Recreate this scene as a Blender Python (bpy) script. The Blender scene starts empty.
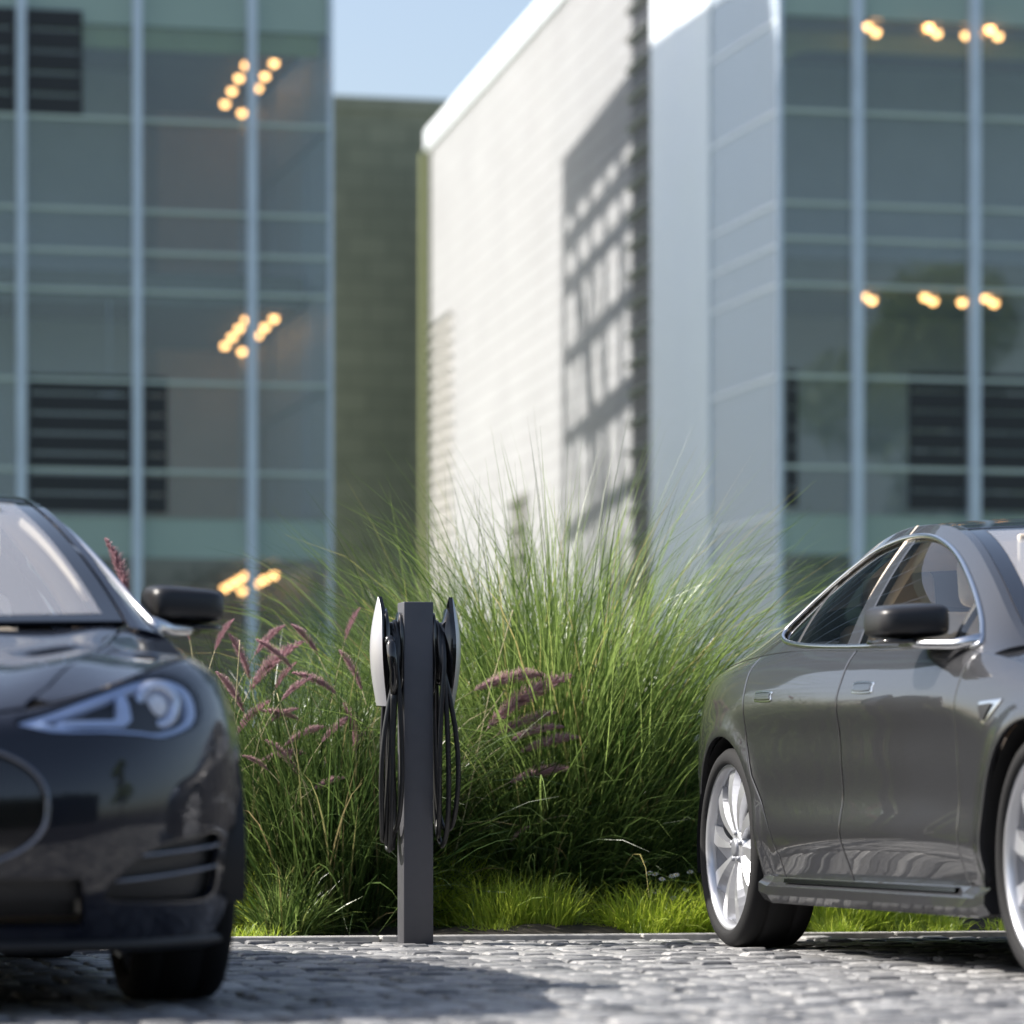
import bpy, bmesh, math, random
import numpy as np
from mathutils import Vector, Matrix
from mathutils.geometry import delaunay_2d_cdt
R = math.radians
PI = math.pi
scn = bpy.context.scene
COL = scn.collection

# ------------------------------------------------------------------ camera
F_PX, YAW, CAM_H, HORIZON = 4000.0, R(13.6), 0.48, 811.0
cd = bpy.data.cameras.new('camera')
cam = bpy.data.objects.new('camera', cd)
COL.objects.link(cam)
cam.location = (0, 0, CAM_H)
cam.rotation_euler = (R(90), 0, -YAW)
cd.sensor_width = 36.0
cd.lens = 36.0 * F_PX / 1024.0
cd.shift_y = (HORIZON - 512) / 1024.0
cd.clip_start, cd.clip_end = 0.1, 5000
cd.dof.use_dof = True
cd.dof.focus_distance = 14.3
cd.dof.aperture_fstop = 2.5
cd.dof.aperture_blades = 0
scn.camera = cam

# ------------------------------------------------------------------ light
SUN = Vector((-0.70, 0.28, 0.70)).normalized()
w = bpy.data.worlds.new('World')
scn.world = w
w.use_nodes = True
nt = w.node_tree
sky = nt.nodes.new('ShaderNodeTexSky')
sky.sky_type = 'NISHITA'
sky.sun_disc = False
sky.sun_elevation = math.asin(SUN.z)
sky.sun_rotation = math.atan2(SUN.x, SUN.y)
sky.air_density, sky.dust_density, sky.ozone_density = 1.0, 2.6, 1.0
hs = nt.nodes.new('ShaderNodeHueSaturation')
hs.inputs['Saturation'].default_value = 0.88
hs.inputs['Value'].default_value = 1.12
nt.links.new(sky.outputs[0], hs.inputs['Color'])
nt.links.new(hs.outputs[0], nt.nodes['Background'].inputs[0])
nt.nodes['Background'].inputs[1].default_value = 0.095
sl = bpy.data.lights.new('sun', 'SUN')
sl.energy = 4.7
sl.angle = R(0.55)
sl.color = (1.0, 0.95, 0.87)
so = bpy.data.objects.new('sun', sl)
COL.objects.link(so)
so.location = (-40, 10, 40)
so.rotation_euler = (-SUN).to_track_quat('-Z', 'Y').to_euler()
scn.view_settings.view_transform = 'Standard'
scn.view_settings.look = 'None'
scn.view_settings.exposure = 0.92
scn.view_settings.gamma = 1.0

# ------------------------------------------------------------------ materials
def new_mat(name):
    m = bpy.data.materials.new(name)
    m.use_nodes = True
    return m, m.node_tree, m.node_tree.nodes['Principled BSDF']

def mat(name, col, rough=0.5, metal=0.0, coat=0.0, spec=0.5, var=0.0, scale=20.0, bump=0.0, bscale=200.0, stretch=None):
    m, t, b = new_mat(name)
    b.inputs['Base Color'].default_value = (*col, 1)
    b.inputs['Roughness'].default_value = rough
    b.inputs['Metallic'].default_value = metal
    b.inputs['Coat Weight'].default_value = coat
    b.inputs['Coat Roughness'].default_value = 0.03
    b.inputs['Specular IOR Level'].default_value = spec
    tc = None
    if var or bump:
        tc = t.nodes.new('ShaderNodeTexCoord')
        mp = t.nodes.new('ShaderNodeMapping')
        if stretch: mp.inputs['Scale'].default_value = stretch
        t.links.new(tc.outputs['Object'], mp.inputs[0])
    if var:
        n = t.nodes.new('ShaderNodeTexNoise')
        n.inputs['Scale'].default_value = scale
        n.inputs['Detail'].default_value = 5
        t.links.new(mp.outputs[0], n.inputs['Vector'])
        r = t.nodes.new('ShaderNodeValToRGB')
        r.color_ramp.elements[0].position, r.color_ramp.elements[1].position = 0.3, 0.7
        r.color_ramp.elements[0].color = (*[c * (1 - var) for c in col], 1)
        r.color_ramp.elements[1].color = (*[min(1, c * (1 + var)) for c in col], 1)
        t.links.new(n.outputs['Fac'], r.inputs[0])
        t.links.new(r.outputs[0], b.inputs['Base Color'])
        mr = t.nodes.new('ShaderNodeMapRange')
        mr.inputs['To Min'].default_value, mr.inputs['To Max'].default_value = max(0, rough - .08), min(1, rough + .08)
        t.links.new(n.outputs['Fac'], mr.inputs[0])
        t.links.new(mr.outputs[0], b.inputs['Roughness'])
    if bump:
        n2 = t.nodes.new('ShaderNodeTexNoise')
        n2.inputs['Scale'].default_value = bscale
        n2.inputs['Detail'].default_value = 4
        t.links.new(mp.outputs[0], n2.inputs['Vector'])
        bp = t.nodes.new('ShaderNodeBump')
        bp.inputs['Strength'].default_value = bump
        bp.inputs['Distance'].default_value = 0.004
        t.links.new(n2.outputs['Fac'], bp.inputs['Height'])
        t.links.new(bp.outputs[0], b.inputs['Normal'])
    return m

def glass_mat(name, tint, ior=1.5, rough=0.0, haze=0.0, hazecol=(.6, .65, .65), fmax=1.0):
    # thin sheet: tinted straight-through part + mirror part by Fresnel, optional diffuse haze painting in pale reflections
    m = bpy.data.materials.new(name)
    m.use_nodes = True
    t = m.node_tree
    t.nodes.clear()
    out = t.nodes.new('ShaderNodeOutputMaterial')
    tr = t.nodes.new('ShaderNodeBsdfTransparent')
    tr.inputs[0].default_value = (*tint, 1)
    gl = t.nodes.new('ShaderNodeBsdfGlossy')
    gl.inputs['Roughness'].default_value = rough
    # Schlick reflectance, the same from both sides of the sheet
    f0 = ((ior - 1) / (ior + 1)) ** 2
    lw_ = t.nodes.new('ShaderNodeLayerWeight'); lw_.inputs[0].default_value = 0.5
    pw = t.nodes.new('ShaderNodeMath'); pw.operation = 'POWER'; pw.inputs[1].default_value = 5
    fr = t.nodes.new('ShaderNodeMath'); fr.operation = 'MULTIPLY_ADD'
    fr.inputs[1].default_value = (1 - f0) * fmax; fr.inputs[2].default_value = f0 * fmax
    t.links.new(lw_.outputs['Facing'], pw.inputs[0]); t.links.new(pw.outputs[0], fr.inputs[0])
    mx = t.nodes.new('ShaderNodeMixShader')
    src = tr.outputs[0]
    if haze:
        df = t.nodes.new('ShaderNodeBsdfDiffuse')
        df.inputs[0].default_value = (*hazecol, 1)
        m0 = t.nodes.new('ShaderNodeMixShader')
        m0.inputs[0].default_value = haze
        t.links.new(src, m0.inputs[1]); t.links.new(df.outputs[0], m0.inputs[2])
        src = m0.outputs[0]
    t.links.new(fr.outputs[0], mx.inputs[0])
    t.links.new(src, mx.inputs[1]); t.links.new(gl.outputs[0], mx.inputs[2])
    t.links.new(mx.outputs[0], out.inputs[0])
    return m

def emit_mat(name, col, s):
    m, t, b = new_mat(name)
    b.inputs['Base Color'].default_value = (*col, 1)
    b.inputs['Emission Color'].default_value = (*col, 1)
    b.inputs['Emission Strength'].default_value = s
    return m

def leaf_mat(name, c1, c2, trans=0.35, rough=0.45, c3=None):
    m = bpy.data.materials.new(name)
    m.use_nodes = True
    t = m.node_tree
    b = t.nodes['Principled BSDF']
    out = t.nodes['Material Output']
    g = t.nodes.new('ShaderNodeNewGeometry')
    r = t.nodes.new('ShaderNodeValToRGB')
    r.color_ramp.elements[0].color = (*c1, 1)
    r.color_ramp.elements[1].color = (*c2, 1)
    if c3:
        r.color_ramp.elements[1].position = 0.93
        e = r.color_ramp.elements.new(1.0)
        e.color = (*c3, 1)
    t.links.new(g.outputs['Random Per Island'], r.inputs[0])
    t.links.new(r.outputs[0], b.inputs['Base Color'])
    b.inputs['Roughness'].default_value = rough
    tl = t.nodes.new('ShaderNodeBsdfTranslucent')
    hs = t.nodes.new('ShaderNodeHueSaturation')
    hs.inputs['Hue'].default_value = 0.485
    hs.inputs['Value'].default_value = 1.4
    t.links.new(r.outputs[0], hs.inputs['Color'])
    t.links.new(hs.outputs[0], tl.inputs[0])
    mx = t.nodes.new('ShaderNodeMixShader')
    mx.inputs[0].default_value = trans
    t.links.new(b.outputs[0], mx.inputs[1]); t.links.new(tl.outputs[0], mx.inputs[2])
    t.links.new(mx.outputs[0], out.inputs[0])
    return m

# ------------------------------------------------------------------ object helpers
def tag(o, label=None, cat=None, group=None, kind=None):
    if label: o['label'] = label
    if cat: o['category'] = cat
    if group: o['group'] = group
    if kind: o['kind'] = kind
    return o

def thing(name, label, cat, loc=(0, 0, 0), rz=0.0, group=None):
    o = bpy.data.objects.new(name, None)
    o.empty_display_size = 0.2
    COL.objects.link(o)
    o.location = loc
    o.rotation_euler = (0, 0, rz)
    return tag(o, label, cat, group)

def copy_tree(o, parent=None):
    c = o.copy()
    COL.objects.link(c)
    if parent is not None:
        mpi = o.matrix_parent_inverse.copy()
        c.parent = parent
        c.matrix_parent_inverse = mpi
    for ch in list(o.children):
        copy_tree(ch, c)
    return c

def link(name, me, m, parent=None, loc=None):
    o = bpy.data.objects.new(name, me)
    COL.objects.link(o)
    if m is not None:
        for mm in (m if isinstance(m, (list, tuple)) else [m]):
            me.materials.append(mm)
    if parent is not None: o.parent = parent
    if loc is not None: o.location = loc
    return o

def np_mesh(name, V, Q, smooth=True):
    """V (n,3), Q (m,k) index array -> mesh"""
    me = bpy.data.meshes.new(name)
    V = np.asarray(V, dtype=np.float32); Q = np.asarray(Q, dtype=np.int32)
    me.vertices.add(len(V)); me.vertices.foreach_set('co', V.ravel())
    k = Q.shape[1]
    me.loops.add(Q.size); me.loops.foreach_set('vertex_index', Q.ravel())
    me.polygons.add(len(Q))
    me.polygons.foreach_set('loop_start', np.arange(0, Q.size, k, dtype=np.int32))
    me.polygons.foreach_set('loop_total', np.full(len(Q), k, dtype=np.int32))
    me.polygons.foreach_set('use_smooth', np.full(len(Q), smooth))
    me.update(calc_edges=True)
    return me

class MB:
    """collects shapes into one mesh"""
    def __init__(s): s.v = []; s.f = []; s.sm = []; s.mi = []; s.cur = 0
    def add(s, vs, fs, smooth=False):
        o = len(s.v)
        s.v += [tuple(p) for p in vs]
        s.f += [tuple(i + o for i in f) for f in fs]
        s.sm += [smooth] * len(fs); s.mi += [s.cur] * len(fs)
        return s
    def box(s, x0, x1, y0, y1, z0, z1, M=None):
        vs = [Vector((x, y, z)) for z in (z0, z1) for y in (y0, y1) for x in (x0, x1)]
        if M is not None: vs = [M @ v for v in vs]
        return s.add(vs, [(0, 2, 3, 1), (4, 5, 7, 6), (0, 1, 5, 4), (2, 6, 7, 3), (0, 4, 6, 2), (1, 3, 7, 5)])
    def bbox(s, x0, x1, y0, y1, z0, z1, b=0.01, seg=2, M=None):
        bm = bmesh.new()
        bmesh.ops.create_cube(bm, size=1.0)
        for v in bm.verts:
            v.co = Vector(((x0 + x1) / 2 + v.co.x * (x1 - x0), (y0 + y1) / 2 + v.co.y * (y1 - y0), (z0 + z1) / 2 + v.co.z * (z1 - z0)))
        bmesh.ops.bevel(bm, geom=bm.edges[:], offset=b, segments=seg, affect='EDGES', profile=0.5)
        bm.verts.index_update()
        vs = [(M @ v.co) if M is not None else v.co.copy() for v in bm.verts]
        s.add(vs, [[v.index for v in f.verts] for f in bm.faces], seg > 1)
        bm.free()
        return s
    def tube(s, pts, r, n=8, caps=True):
        pts = [Vector(p) for p in pts]
        m = len(pts)
        rr = r if isinstance(r, (list, tuple)) else [r] * m
        t0 = (pts[1] - pts[0]).normalized()
        a = Vector((0, 0, 1)) if abs(t0.z) < 0.9 else Vector((1, 0, 0))
        u = t0.cross(a).normalized()
        vs = []
        for i, p in enumerate(pts):
            t = (pts[min(i + 1, m - 1)] - pts[max(i - 1, 0)]).normalized()
            u = (u - t * u.dot(t)).normalized()
            v = t.cross(u)
            for k in range(n):
                an = 2 * PI * k / n
                vs.append(p + (u * math.cos(an) + v * math.sin(an)) * rr[i])
        fs = []
        for i in range(m - 1):
            for k in range(n):
                k2 = (k + 1) % n
                fs.append((i * n + k, i * n + k2, (i + 1) * n + k2, (i + 1) * n + k))
        if caps:
            fs.append(tuple(range(n - 1, -1, -1))); fs.append(tuple((m - 1) * n + k for k in range(n)))
        return s.add(vs, fs, True)
    def lathe(s, prof, n=32, axis='x', c=(0, 0, 0), closed=False):
        """prof: list of (a, r): a along the axis"""
        vs = []
        for (a, r) in prof:
            for k in range(n):
                an = 2 * PI * k / n
                q = (a, r * math.cos(an), r * math.sin(an))
                if axis == 'z': q = (q[1], q[2], q[0])
                if axis == 'y': q = (q[2], q[0], q[1])
                vs.append((q[0] + c[0], q[1] + c[1], q[2] + c[2]))
        m = len(prof)
        fs = []
        for i in range(m if closed else m - 1):
            i2 = (i + 1) % m
            for k in range(n):
                k2 = (k + 1) % n
                fs.append((i * n + k, i2 * n + k, i2 * n + k2, i * n + k2))
        return s.add(vs, fs, True)
    def prism(s, poly, y0, y1, M=None):
        """poly of (x,z), extruded in y"""
        n = len(poly)
        vs = [Vector((p[0], y0, p[1])) for p in poly] + [Vector((p[0], y1, p[1])) for p in poly]
        if M is not None: vs = [M @ v for v in vs]
        fs = [tuple(range(n)), tuple(range(2 * n - 1, n - 1, -1))]
        for i in range(n):
            j = (i + 1) % n
            fs.append((i, i + n, j + n, j))
        return s.add(vs, fs)
    def superell(s, c, a, e1=0.5, e2=0.5, nu=24, nv=14, fn=None, M=None):
        def sp(x, e): return math.copysign(abs(x) ** e, x)
        vs = []; fs = []
        for i in range(nv + 1):
            ph = -PI / 2 + PI * i / nv
            for k in range(nu):
                th = 2 * PI * k / nu
                p = Vector((sp(math.cos(ph), e1) * sp(math.cos(th), e2), sp(math.cos(ph), e1) * sp(math.sin(th), e2), sp(math.sin(ph), e1)))
                if fn: p = fn(p)
                p = Vector((c[0] + p.x * a[0], c[1] + p.y * a[1], c[2] + p.z * a[2]))
                vs.append(M @ p if M is not None else p)
        for i in range(nv):
            for k in range(nu):
                k2 = (k + 1) % nu
                fs.append((i * nu + k, i * nu + k2, (i + 1) * nu + k2, (i + 1) * nu + k))
        return s.add(vs, fs, True)
    def build(s, name, m, parent=None, loc=None, fix=True):
        me = bpy.data.meshes.new(name)
        me.from_pydata(s.v, [], s.f)
        me.polygons.foreach_set('use_smooth', s.sm)
        me.polygons.foreach_set('material_index', s.mi)
        if fix:
            bm = bmesh.new(); bm.from_mesh(me)
            bmesh.ops.remove_doubles(bm, verts=bm.verts, dist=1e-6)
            bmesh.ops.recalc_face_normals(bm, faces=bm.faces)
            bm.to_mesh(me); bm.free()
        me.update()
        return link(name, me, m, parent, loc)

# ------------------------------------------------------------------ splines
def spl(xs, ys):
    """C2 natural cubic spline, linear outside"""
    xs = np.array(xs, float); ys = np.array(ys, float)
    n = len(xs); h = np.diff(xs)
    A = np.eye(n); b = np.zeros(n)
    for i in range(1, n - 1):
        A[i, i - 1], A[i, i], A[i, i + 1] = h[i - 1], 2 * (h[i - 1] + h[i]), h[i]
        b[i] = 6 * ((ys[i + 1] - ys[i]) / h[i] - (ys[i] - ys[i - 1]) / h[i - 1])
    M = np.linalg.solve(A, b)
    def f(x):
        x = np.asarray(x, float)
        i = np.clip(np.searchsorted(xs, x) - 1, 0, n - 2)
        xc = np.clip(x, xs[0], xs[-1])
        a = (xs[i + 1] - xc) / h[i]; c = (xc - xs[i]) / h[i]
        y = a * ys[i] + c * ys[i + 1] + ((a ** 3 - a) * M[i] + (c ** 3 - c) * M[i + 1]) * h[i] ** 2 / 6
        s0 = (ys[1] - ys[0]) / h[0] - h[0] * M[1] / 6
        s1 = (ys[-1] - ys[-2]) / h[-1] + h[-1] * M[-2] / 6
        return y + np.where(x < xs[0], (x - xs[0]) * s0, 0) + np.where(x > xs[-1], (x - xs[-1]) * s1, 0)
    return f
def sp2(pts): return spl([p[0] for p in pts], [p[1] for p in pts])
def lin(pts):
    xs = [p[0] for p in pts]; ys = [p[1] for p in pts]
    return lambda x: np.interp(x, xs, ys)
# ================================================================== SETTING
M_conc = mat('kerb_concrete', (.42, .41, .39), .8, var=.18, scale=30, bump=.3, bscale=150)
M_ground = mat('ground_soil', (.10, .09, .075), .95, var=.3, scale=6, bump=.4, bscale=40)
M_soil = mat('bed_soil', (.035, .028, .02), .95, var=.4, scale=30, bump=.8, bscale=60)
M_joint = mat('joint_sand', (.03, .03, .032), .9, var=.3, scale=60)

def stone_mat():
    m, t, b = new_mat('sett_stone')
    g = t.nodes.new('ShaderNodeNewGeometry')
    tc = t.nodes.new('ShaderNodeTexCoord')
    r = t.nodes.new('ShaderNodeValToRGB')
    r.color_ramp.elements[0].color = (.115, .117, .125, 1); r.color_ramp.elements[1].color = (.40, .395, .392, 1)
    t.links.new(g.outputs['Random Per Island'], r.inputs[0])
    n = t.nodes.new('ShaderNodeTexNoise'); n.inputs['Scale'].default_value = 45; n.inputs['Detail'].default_value = 8; n.inputs['Roughness'].default_value = .7
    t.links.new(tc.outputs['Object'], n.inputs['Vector'])
    n3 = t.nodes.new('ShaderNodeTexNoise'); n3.inputs['Scale'].default_value = 1.3; n3.inputs['Detail'].default_value = 6
    t.links.new(tc.outputs['Object'], n3.inputs['Vector'])
    mr = t.nodes.new('ShaderNodeMapRange'); mr.inputs['From Min'].default_value = .3; mr.inputs['From Max'].default_value = .7
    mr.inputs['To Min'].default_value = .6; mr.inputs['To Max'].default_value = 1.3
    t.links.new(n.outputs['Fac'], mr.inputs[0])
    mr3 = t.nodes.new('ShaderNodeMapRange'); mr3.inputs['From Min'].default_value = .3; mr3.inputs['From Max'].default_value = .7
    mr3.inputs['To Min'].default_value = .75; mr3.inputs['To Max'].default_value = 1.15
    t.links.new(n3.outputs['Fac'], mr3.inputs[0])
    mu = t.nodes.new('ShaderNodeMath'); mu.operation = 'MULTIPLY'
    t.links.new(mr.outputs[0], mu.inputs[0]); t.links.new(mr3.outputs[0], mu.inputs[1])
    mx = t.nodes.new('ShaderNodeVectorMath'); mx.operation = 'SCALE'
    t.links.new(r.outputs[0], mx.inputs[0]); t.links.new(mu.outputs[0], mx.inputs['Scale'])
    t.links.new(mx.outputs[0], b.inputs['Base Color'])
    b.inputs['Roughness'].default_value = .38
    b.inputs['Specular IOR Level'].default_value = .32
    bp = t.nodes.new('ShaderNodeBump'); bp.inputs['Strength'].default_value = .6; bp.inputs['Distance'].default_value = .006
    t.links.new(n.outputs['Fac'], bp.inputs['Height']); t.links.new(bp.outputs[0], b.inputs['Normal'])
    return m
M_stone = stone_mat()

g = MB().add([(-2500, -2500, 0), (2500, -2500, 0), (2500, 2500, 0), (-2500, 2500, 0)], [(0, 1, 2, 3)]).build('ground', M_ground, loc=(0, 0, -.10))
tag(g, 'bare dark ground reaching to the horizon', 'ground', kind='structure')
KERB_Y = 14.46
p = MB().add([(-60, -30, 0), (60, -30, 0), (60, KERB_Y, 0), (-60, KERB_Y, 0)], [(0, 1, 2, 3)]).build('paving_base', M_joint, loc=(0, 0, -.028))
tag(p, 'dark sandy bed between the grey stone setts', 'paving', kind='structure')

def setts():
    rng = np.random.default_rng(3)
    sx, sy, gap = .118, .098, .012
    V = []; Q = []
    # template: 4x4 top patch with rounded rim, skirts
    u = np.array([-.5, -.39, .39, .5])
    nx = int(13.0 / sx); ny = int(17.5 / sy)
    cells = []
    for i in range(nx):
        x = -3.6 + i * sx
        off = rng.uniform(0, sy)
        for j in range(ny):
            y = KERB_Y - sy / 2 - .012 - j * sy - off * (1 if j else .0)
            if y < -2.2: continue
            cells.append((x, y))
    cells = np.array(cells)
    # keep only inside a generous wedge around what the camera can see
    keep = (cells[:, 1] > 6.0) & (cells[:, 0] > -2.5) & (cells[:, 0] < 9)
    cells = cells[keep]
    n = len(cells)
    hw = (sx - gap) / 2 + rng.normal(0, .0022, n); hl = (sy - gap) / 2 + rng.normal(0, .0022, n)
    z = rng.normal(0, .0032, n); tx = rng.normal(0, .015, n); ty = rng.normal(0, .02, n)
    rot = rng.normal(0, .025, n)
    UU, VV = np.meshgrid(u, u, indexing='xy')
    ex = (np.abs(UU) > .4).astype(float) + (np.abs(VV) > .4).astype(float)
    top = -.0045 * ex - .001 * (ex == 2)
    P = np.zeros((n, 16 + 12, 3))
    lx = UU.ravel()[None] * 2 * hw[:, None] * (1 - .02 * (ex.ravel() == 2))[None] + rng.normal(0, .0015, (n, 16)); ly = VV.ravel()[None] * 2 * hl[:, None] + rng.normal(0, .0015, (n, 16))
    lz = top.ravel()[None] + z[:, None] + tx[:, None] * lx + ty[:, None] * ly + rng.normal(0, .0007, (n, 16))
    c, s = np.cos(rot)[:, None], np.sin(rot)[:, None]
    P[:, :16, 0] = cells[:, 0:1] + lx * c - ly * s
    P[:, :16, 1] = cells[:, 1:2] + lx * s + ly * c
    P[:, :16, 2] = lz
    ring = [0, 1, 2, 3, 7, 11, 15, 14, 13, 12, 8, 4]
    P[:, 16:, :] = P[:, ring, :]
    P[:, 16:, 2] = -.03
    q = []
    for a in range(3):
        for b_ in range(3):
            q.append((a * 4 + b_, a * 4 + b_ + 1, a * 4 + b_ + 5, a * 4 + b_ + 4))
    for k in range(12):
        k2 = (k + 1) % 12
        q.append((ring[k], 16 + k, 16 + k2, ring[k2]))
    q = np.array(q)
    Q = (np.arange(n)[:, None, None] * 28 + q[None]).reshape(-1, 4)
    me = np_mesh('paving', P.reshape(-1, 3), Q, True)
    o = link('paving', me, M_stone)
    return tag(o, 'grey stone setts laid in columns across the parking court', 'paving', kind='structure')
setts()

k = MB()
for i in range(-30, 30):
    k.bbox(i * 1.0 + .004, i * 1.0 + .996, KERB_Y, KERB_Y + .075, -.1, .019, .004, 1)
k = k.build('kerb', M_conc)
tag(k, 'low pale concrete kerb strip between the setts and the planting', 'kerb', kind='structure')

def bed():
    rng = np.random.default_rng(8)
    nx, ny = 150, 40
    X, Y = np.meshgrid(np.linspace(-14, 22, nx), np.linspace(KERB_Y + .087, KERB_Y + 7.5, ny), indexing='xy')
    Z = -.02 + .05 * np.sin(X * 2.1) * np.cos(Y * 1.7) + rng.normal(0, .012, X.shape) + .09 * np.clip((Y - KERB_Y - .2) / 1.5, 0, 1)
    Z[0] = -.005
    V = np.stack([X, Y, Z], -1).reshape(-1, 3)
    I = np.arange(nx * ny).reshape(ny, nx)
    Q = np.stack([I[:-1, :-1], I[:-1, 1:], I[1:, 1:], I[1:, :-1]], -1).reshape(-1, 4)
    o = link('planting_bed', np_mesh('planting_bed', V, Q), M_soil)
    return tag(o, 'dark soil of the planting bed behind the kerb', 'soil', kind='structure')
bed()
lw = MB().add([(-60, KERB_Y + 7.4, 0), (80, KERB_Y + 7.4, 0), (80, 90, 0), (-60, 90, 0)], [(0, 1, 2, 3)]).build('lawn', mat('lawn_green', (.06, .10, .03), .9, var=.3, scale=8), loc=(0, 0, -.02))
tag(lw, 'green lawn between the planting and the buildings', 'lawn', kind='structure')

# ================================================================== BUILDINGS
M_alu = mat('mullion_aluminium', (.60, .68, .80), .4, metal=.25, var=.06, scale=3)
M_fascia = mat('spandrel_glass', (.34, .44, .41), .18, var=.06, scale=1.2)
M_slab = mat('slab_concrete', (.18, .19, .17), .8, var=.1, scale=2)
M_green = mat('olive_soffit', (.30, .36, .13), .6, var=.15, scale=1.5)
M_facade_glass = glass_mat('facade_glass', (.86, .91, .93), 1.64, haze=.08, hazecol=(.60, .68, .70))
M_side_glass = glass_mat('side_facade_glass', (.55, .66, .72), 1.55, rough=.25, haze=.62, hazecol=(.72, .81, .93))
M_pale_reflect = glass_mat('pale_reflection_glass', (.55, .66, .72), 1.5, rough=.3, haze=.72, hazecol=(.88, .90, .96), fmax=.08)  # pale haze paints a reflection into the left wing's side glazing
M_inner = mat('office_wall', (.50, .54, .55), .8, var=.12, scale=.8)
M_beige = mat('warm_plaster', (.75, .66, .62), .8, var=.1, scale=1.0)
M_blind = mat('blind_slats', (.022, .024, .03), .55)
M_whitepanel = mat('white_panel', (.88, .93, 1.0), .35, var=.03, scale=1)
M_louvre = mat('dark_louvre', (.02, .02, .022), .5)
M_pale_louvre = mat('pale_louvre', (.42, .41, .40), .6)
M_transom = mat('transom_green', (.52, .60, .58), .5)
M_olive_reflect = mat('olive_reflection', (.17, .19, .09), .6)

def brick_mat(name, c1, c2, mort, bw, rh, bump=.6):
    m, t, b = new_mat(name)
    tc = t.nodes.new('ShaderNodeTexCoord')
    sp = t.nodes.new('ShaderNodeSeparateXYZ'); t.links.new(tc.outputs['Object'], sp.inputs[0])
    ad = t.nodes.new('ShaderNodeMath'); ad.operation = 'ADD'
    t.links.new(sp.outputs[0], ad.inputs[0]); t.links.new(sp.outputs[1], ad.inputs[1])
    cb = t.nodes.new('ShaderNodeCombineXYZ')
    t.links.new(ad.outputs[0], cb.inputs[0]); t.links.new(sp.outputs[2], cb.inputs[1])
    br = t.nodes.new('ShaderNodeTexBrick')
    br.inputs['Scale'].default_value = 1.0
    br.inputs['Brick Width'].default_value = bw; br.inputs['Row Height'].default_value = rh
    br.inputs['Mortar Size'].default_value = .02; br.inputs['Mortar Smooth'].default_value = .3
    br.inputs['Color1'].default_value = (*c1, 1); br.inputs['Color2'].default_value = (*c2, 1); br.inputs['Mortar'].default_value = (*mort, 1)
    t.links.new(cb.outputs[0], br.inputs['Vector'])
    n = t.nodes.new('ShaderNodeTexNoise'); n.inputs['Scale'].default_value = .6; n.inputs['Detail'].default_value = 8
    t.links.new(tc.outputs['Object'], n.inputs['Vector'])
    mr = t.nodes.new('ShaderNodeMapRange'); mr.inputs['To Min'].default_value = .85; mr.inputs['To Max'].default_value = 1.1
    t.links.new(n.outputs['Fac'], mr.inputs[0])
    vm = t.nodes.new('ShaderNodeVectorMath'); vm.operation = 'SCALE'
    t.links.new(br.outputs['Color'], vm.inputs[0]); t.links.new(mr.outputs[0], vm.inputs['Scale'])
    t.links.new(vm.outputs[0], b.inputs['Base Color'])
    b.inputs['Roughness'].default_value = .85
    bp = t.nodes.new('ShaderNodeBump'); bp.inputs['Strength'].default_value = bump; bp.inputs['Distance'].default_value = .02; bp.invert = True
    t.links.new(br.outputs['Fac'], bp.inputs['Height']); t.links.new(bp.outputs[0], b.inputs['Normal'])
    return m
M_white_brick = brick_mat('white_painted_brick', (.325, .33, .342), (.312, .316, .327), (.272, .275, .284), .6, .3, 1.0)
M_dark_brick = brick_mat('olive_grey_brick', (.22, .235, .175), (.18, .195, .145), (.14, .155, .115), .8, .42)

Z_SLAB = [(3.54, 4.02), (6.75, 7.2), (9.96, 10.5)]
Z_TR = [4.58, 5.66, 6.75, 7.22, 7.72, 8.82]
ROOF = 15.6

def blind(root, x0, x1, y, z0, z1, step, w_):
    b = MB()
    z = z0
    while z < z1:
        b.box(x0, x1, y, y + .022, z, z + w_)
        z += step
    b.box(x0, x0 + .04, y + .0235, y + .026, z0, z1); b.box(x1 - .04, x1, y + .0235, y + .026, z0, z1)
    return b.build('blind', M_blind, root)

# ---- left glass wing (its right corner shows; unseen rear bay is an open lattice shaped to cast the wall's grid shadow)
LX, LY, LX0, LYM, LYB = 9.34, 48.0, -4.8, 54.2, 60.0
gl = thing('glass_building', 'long glass office wing on the left with three full height mullions showing', 'building', (LX, LY, 0))
def L(x0, x1, y0, y1, z0, z1): return (x0 - LX, x1 - LX, y0 - LY, y1 - LY, z0, z1)
mx = [8.35 - 1.40 * i for i in range(9)]
for x in mx:
    MB().box(*L(x - .055, x + .055, LY - .10, LY + .03, 0, ROOF)).build('mullion', M_alu, gl)
MB().box(*L(LX - .04, LX + .02, LY - .02, LY + .06, 0, ROOF)).build('corner_post', M_alu, gl)
for z in Z_TR:
    MB().box(*L(LX0, LX - .042, LY - .035, LY + .02, z - .022, z + .022)).build('transom', M_transom, gl)
for (z0, z1) in (Z_SLAB[0], Z_SLAB[2], (12.9, 13.4), (15.1, 15.6)):
    MB().box(*L(LX0, LX - .042, LY + .022, LY + .09, z0, z1)).build('spandrel', M_fascia, gl)
for (z0, z1) in Z_SLAB + [(12.9, 13.4)]:
    MB().box(*L(LX0, LX - .10, LY + (.092 if z0 != 6.75 else 1.2), LYM, z0, z1 - .05)).build('floor_slab', M_slab, gl)
MB().box(*L(LX0, LX - .03, LY + .092, LYM, 15.2, 15.6)).build('roof', M_slab, gl)
xs = [LX - .045] + [x for x in mx] + [LX0]
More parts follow.
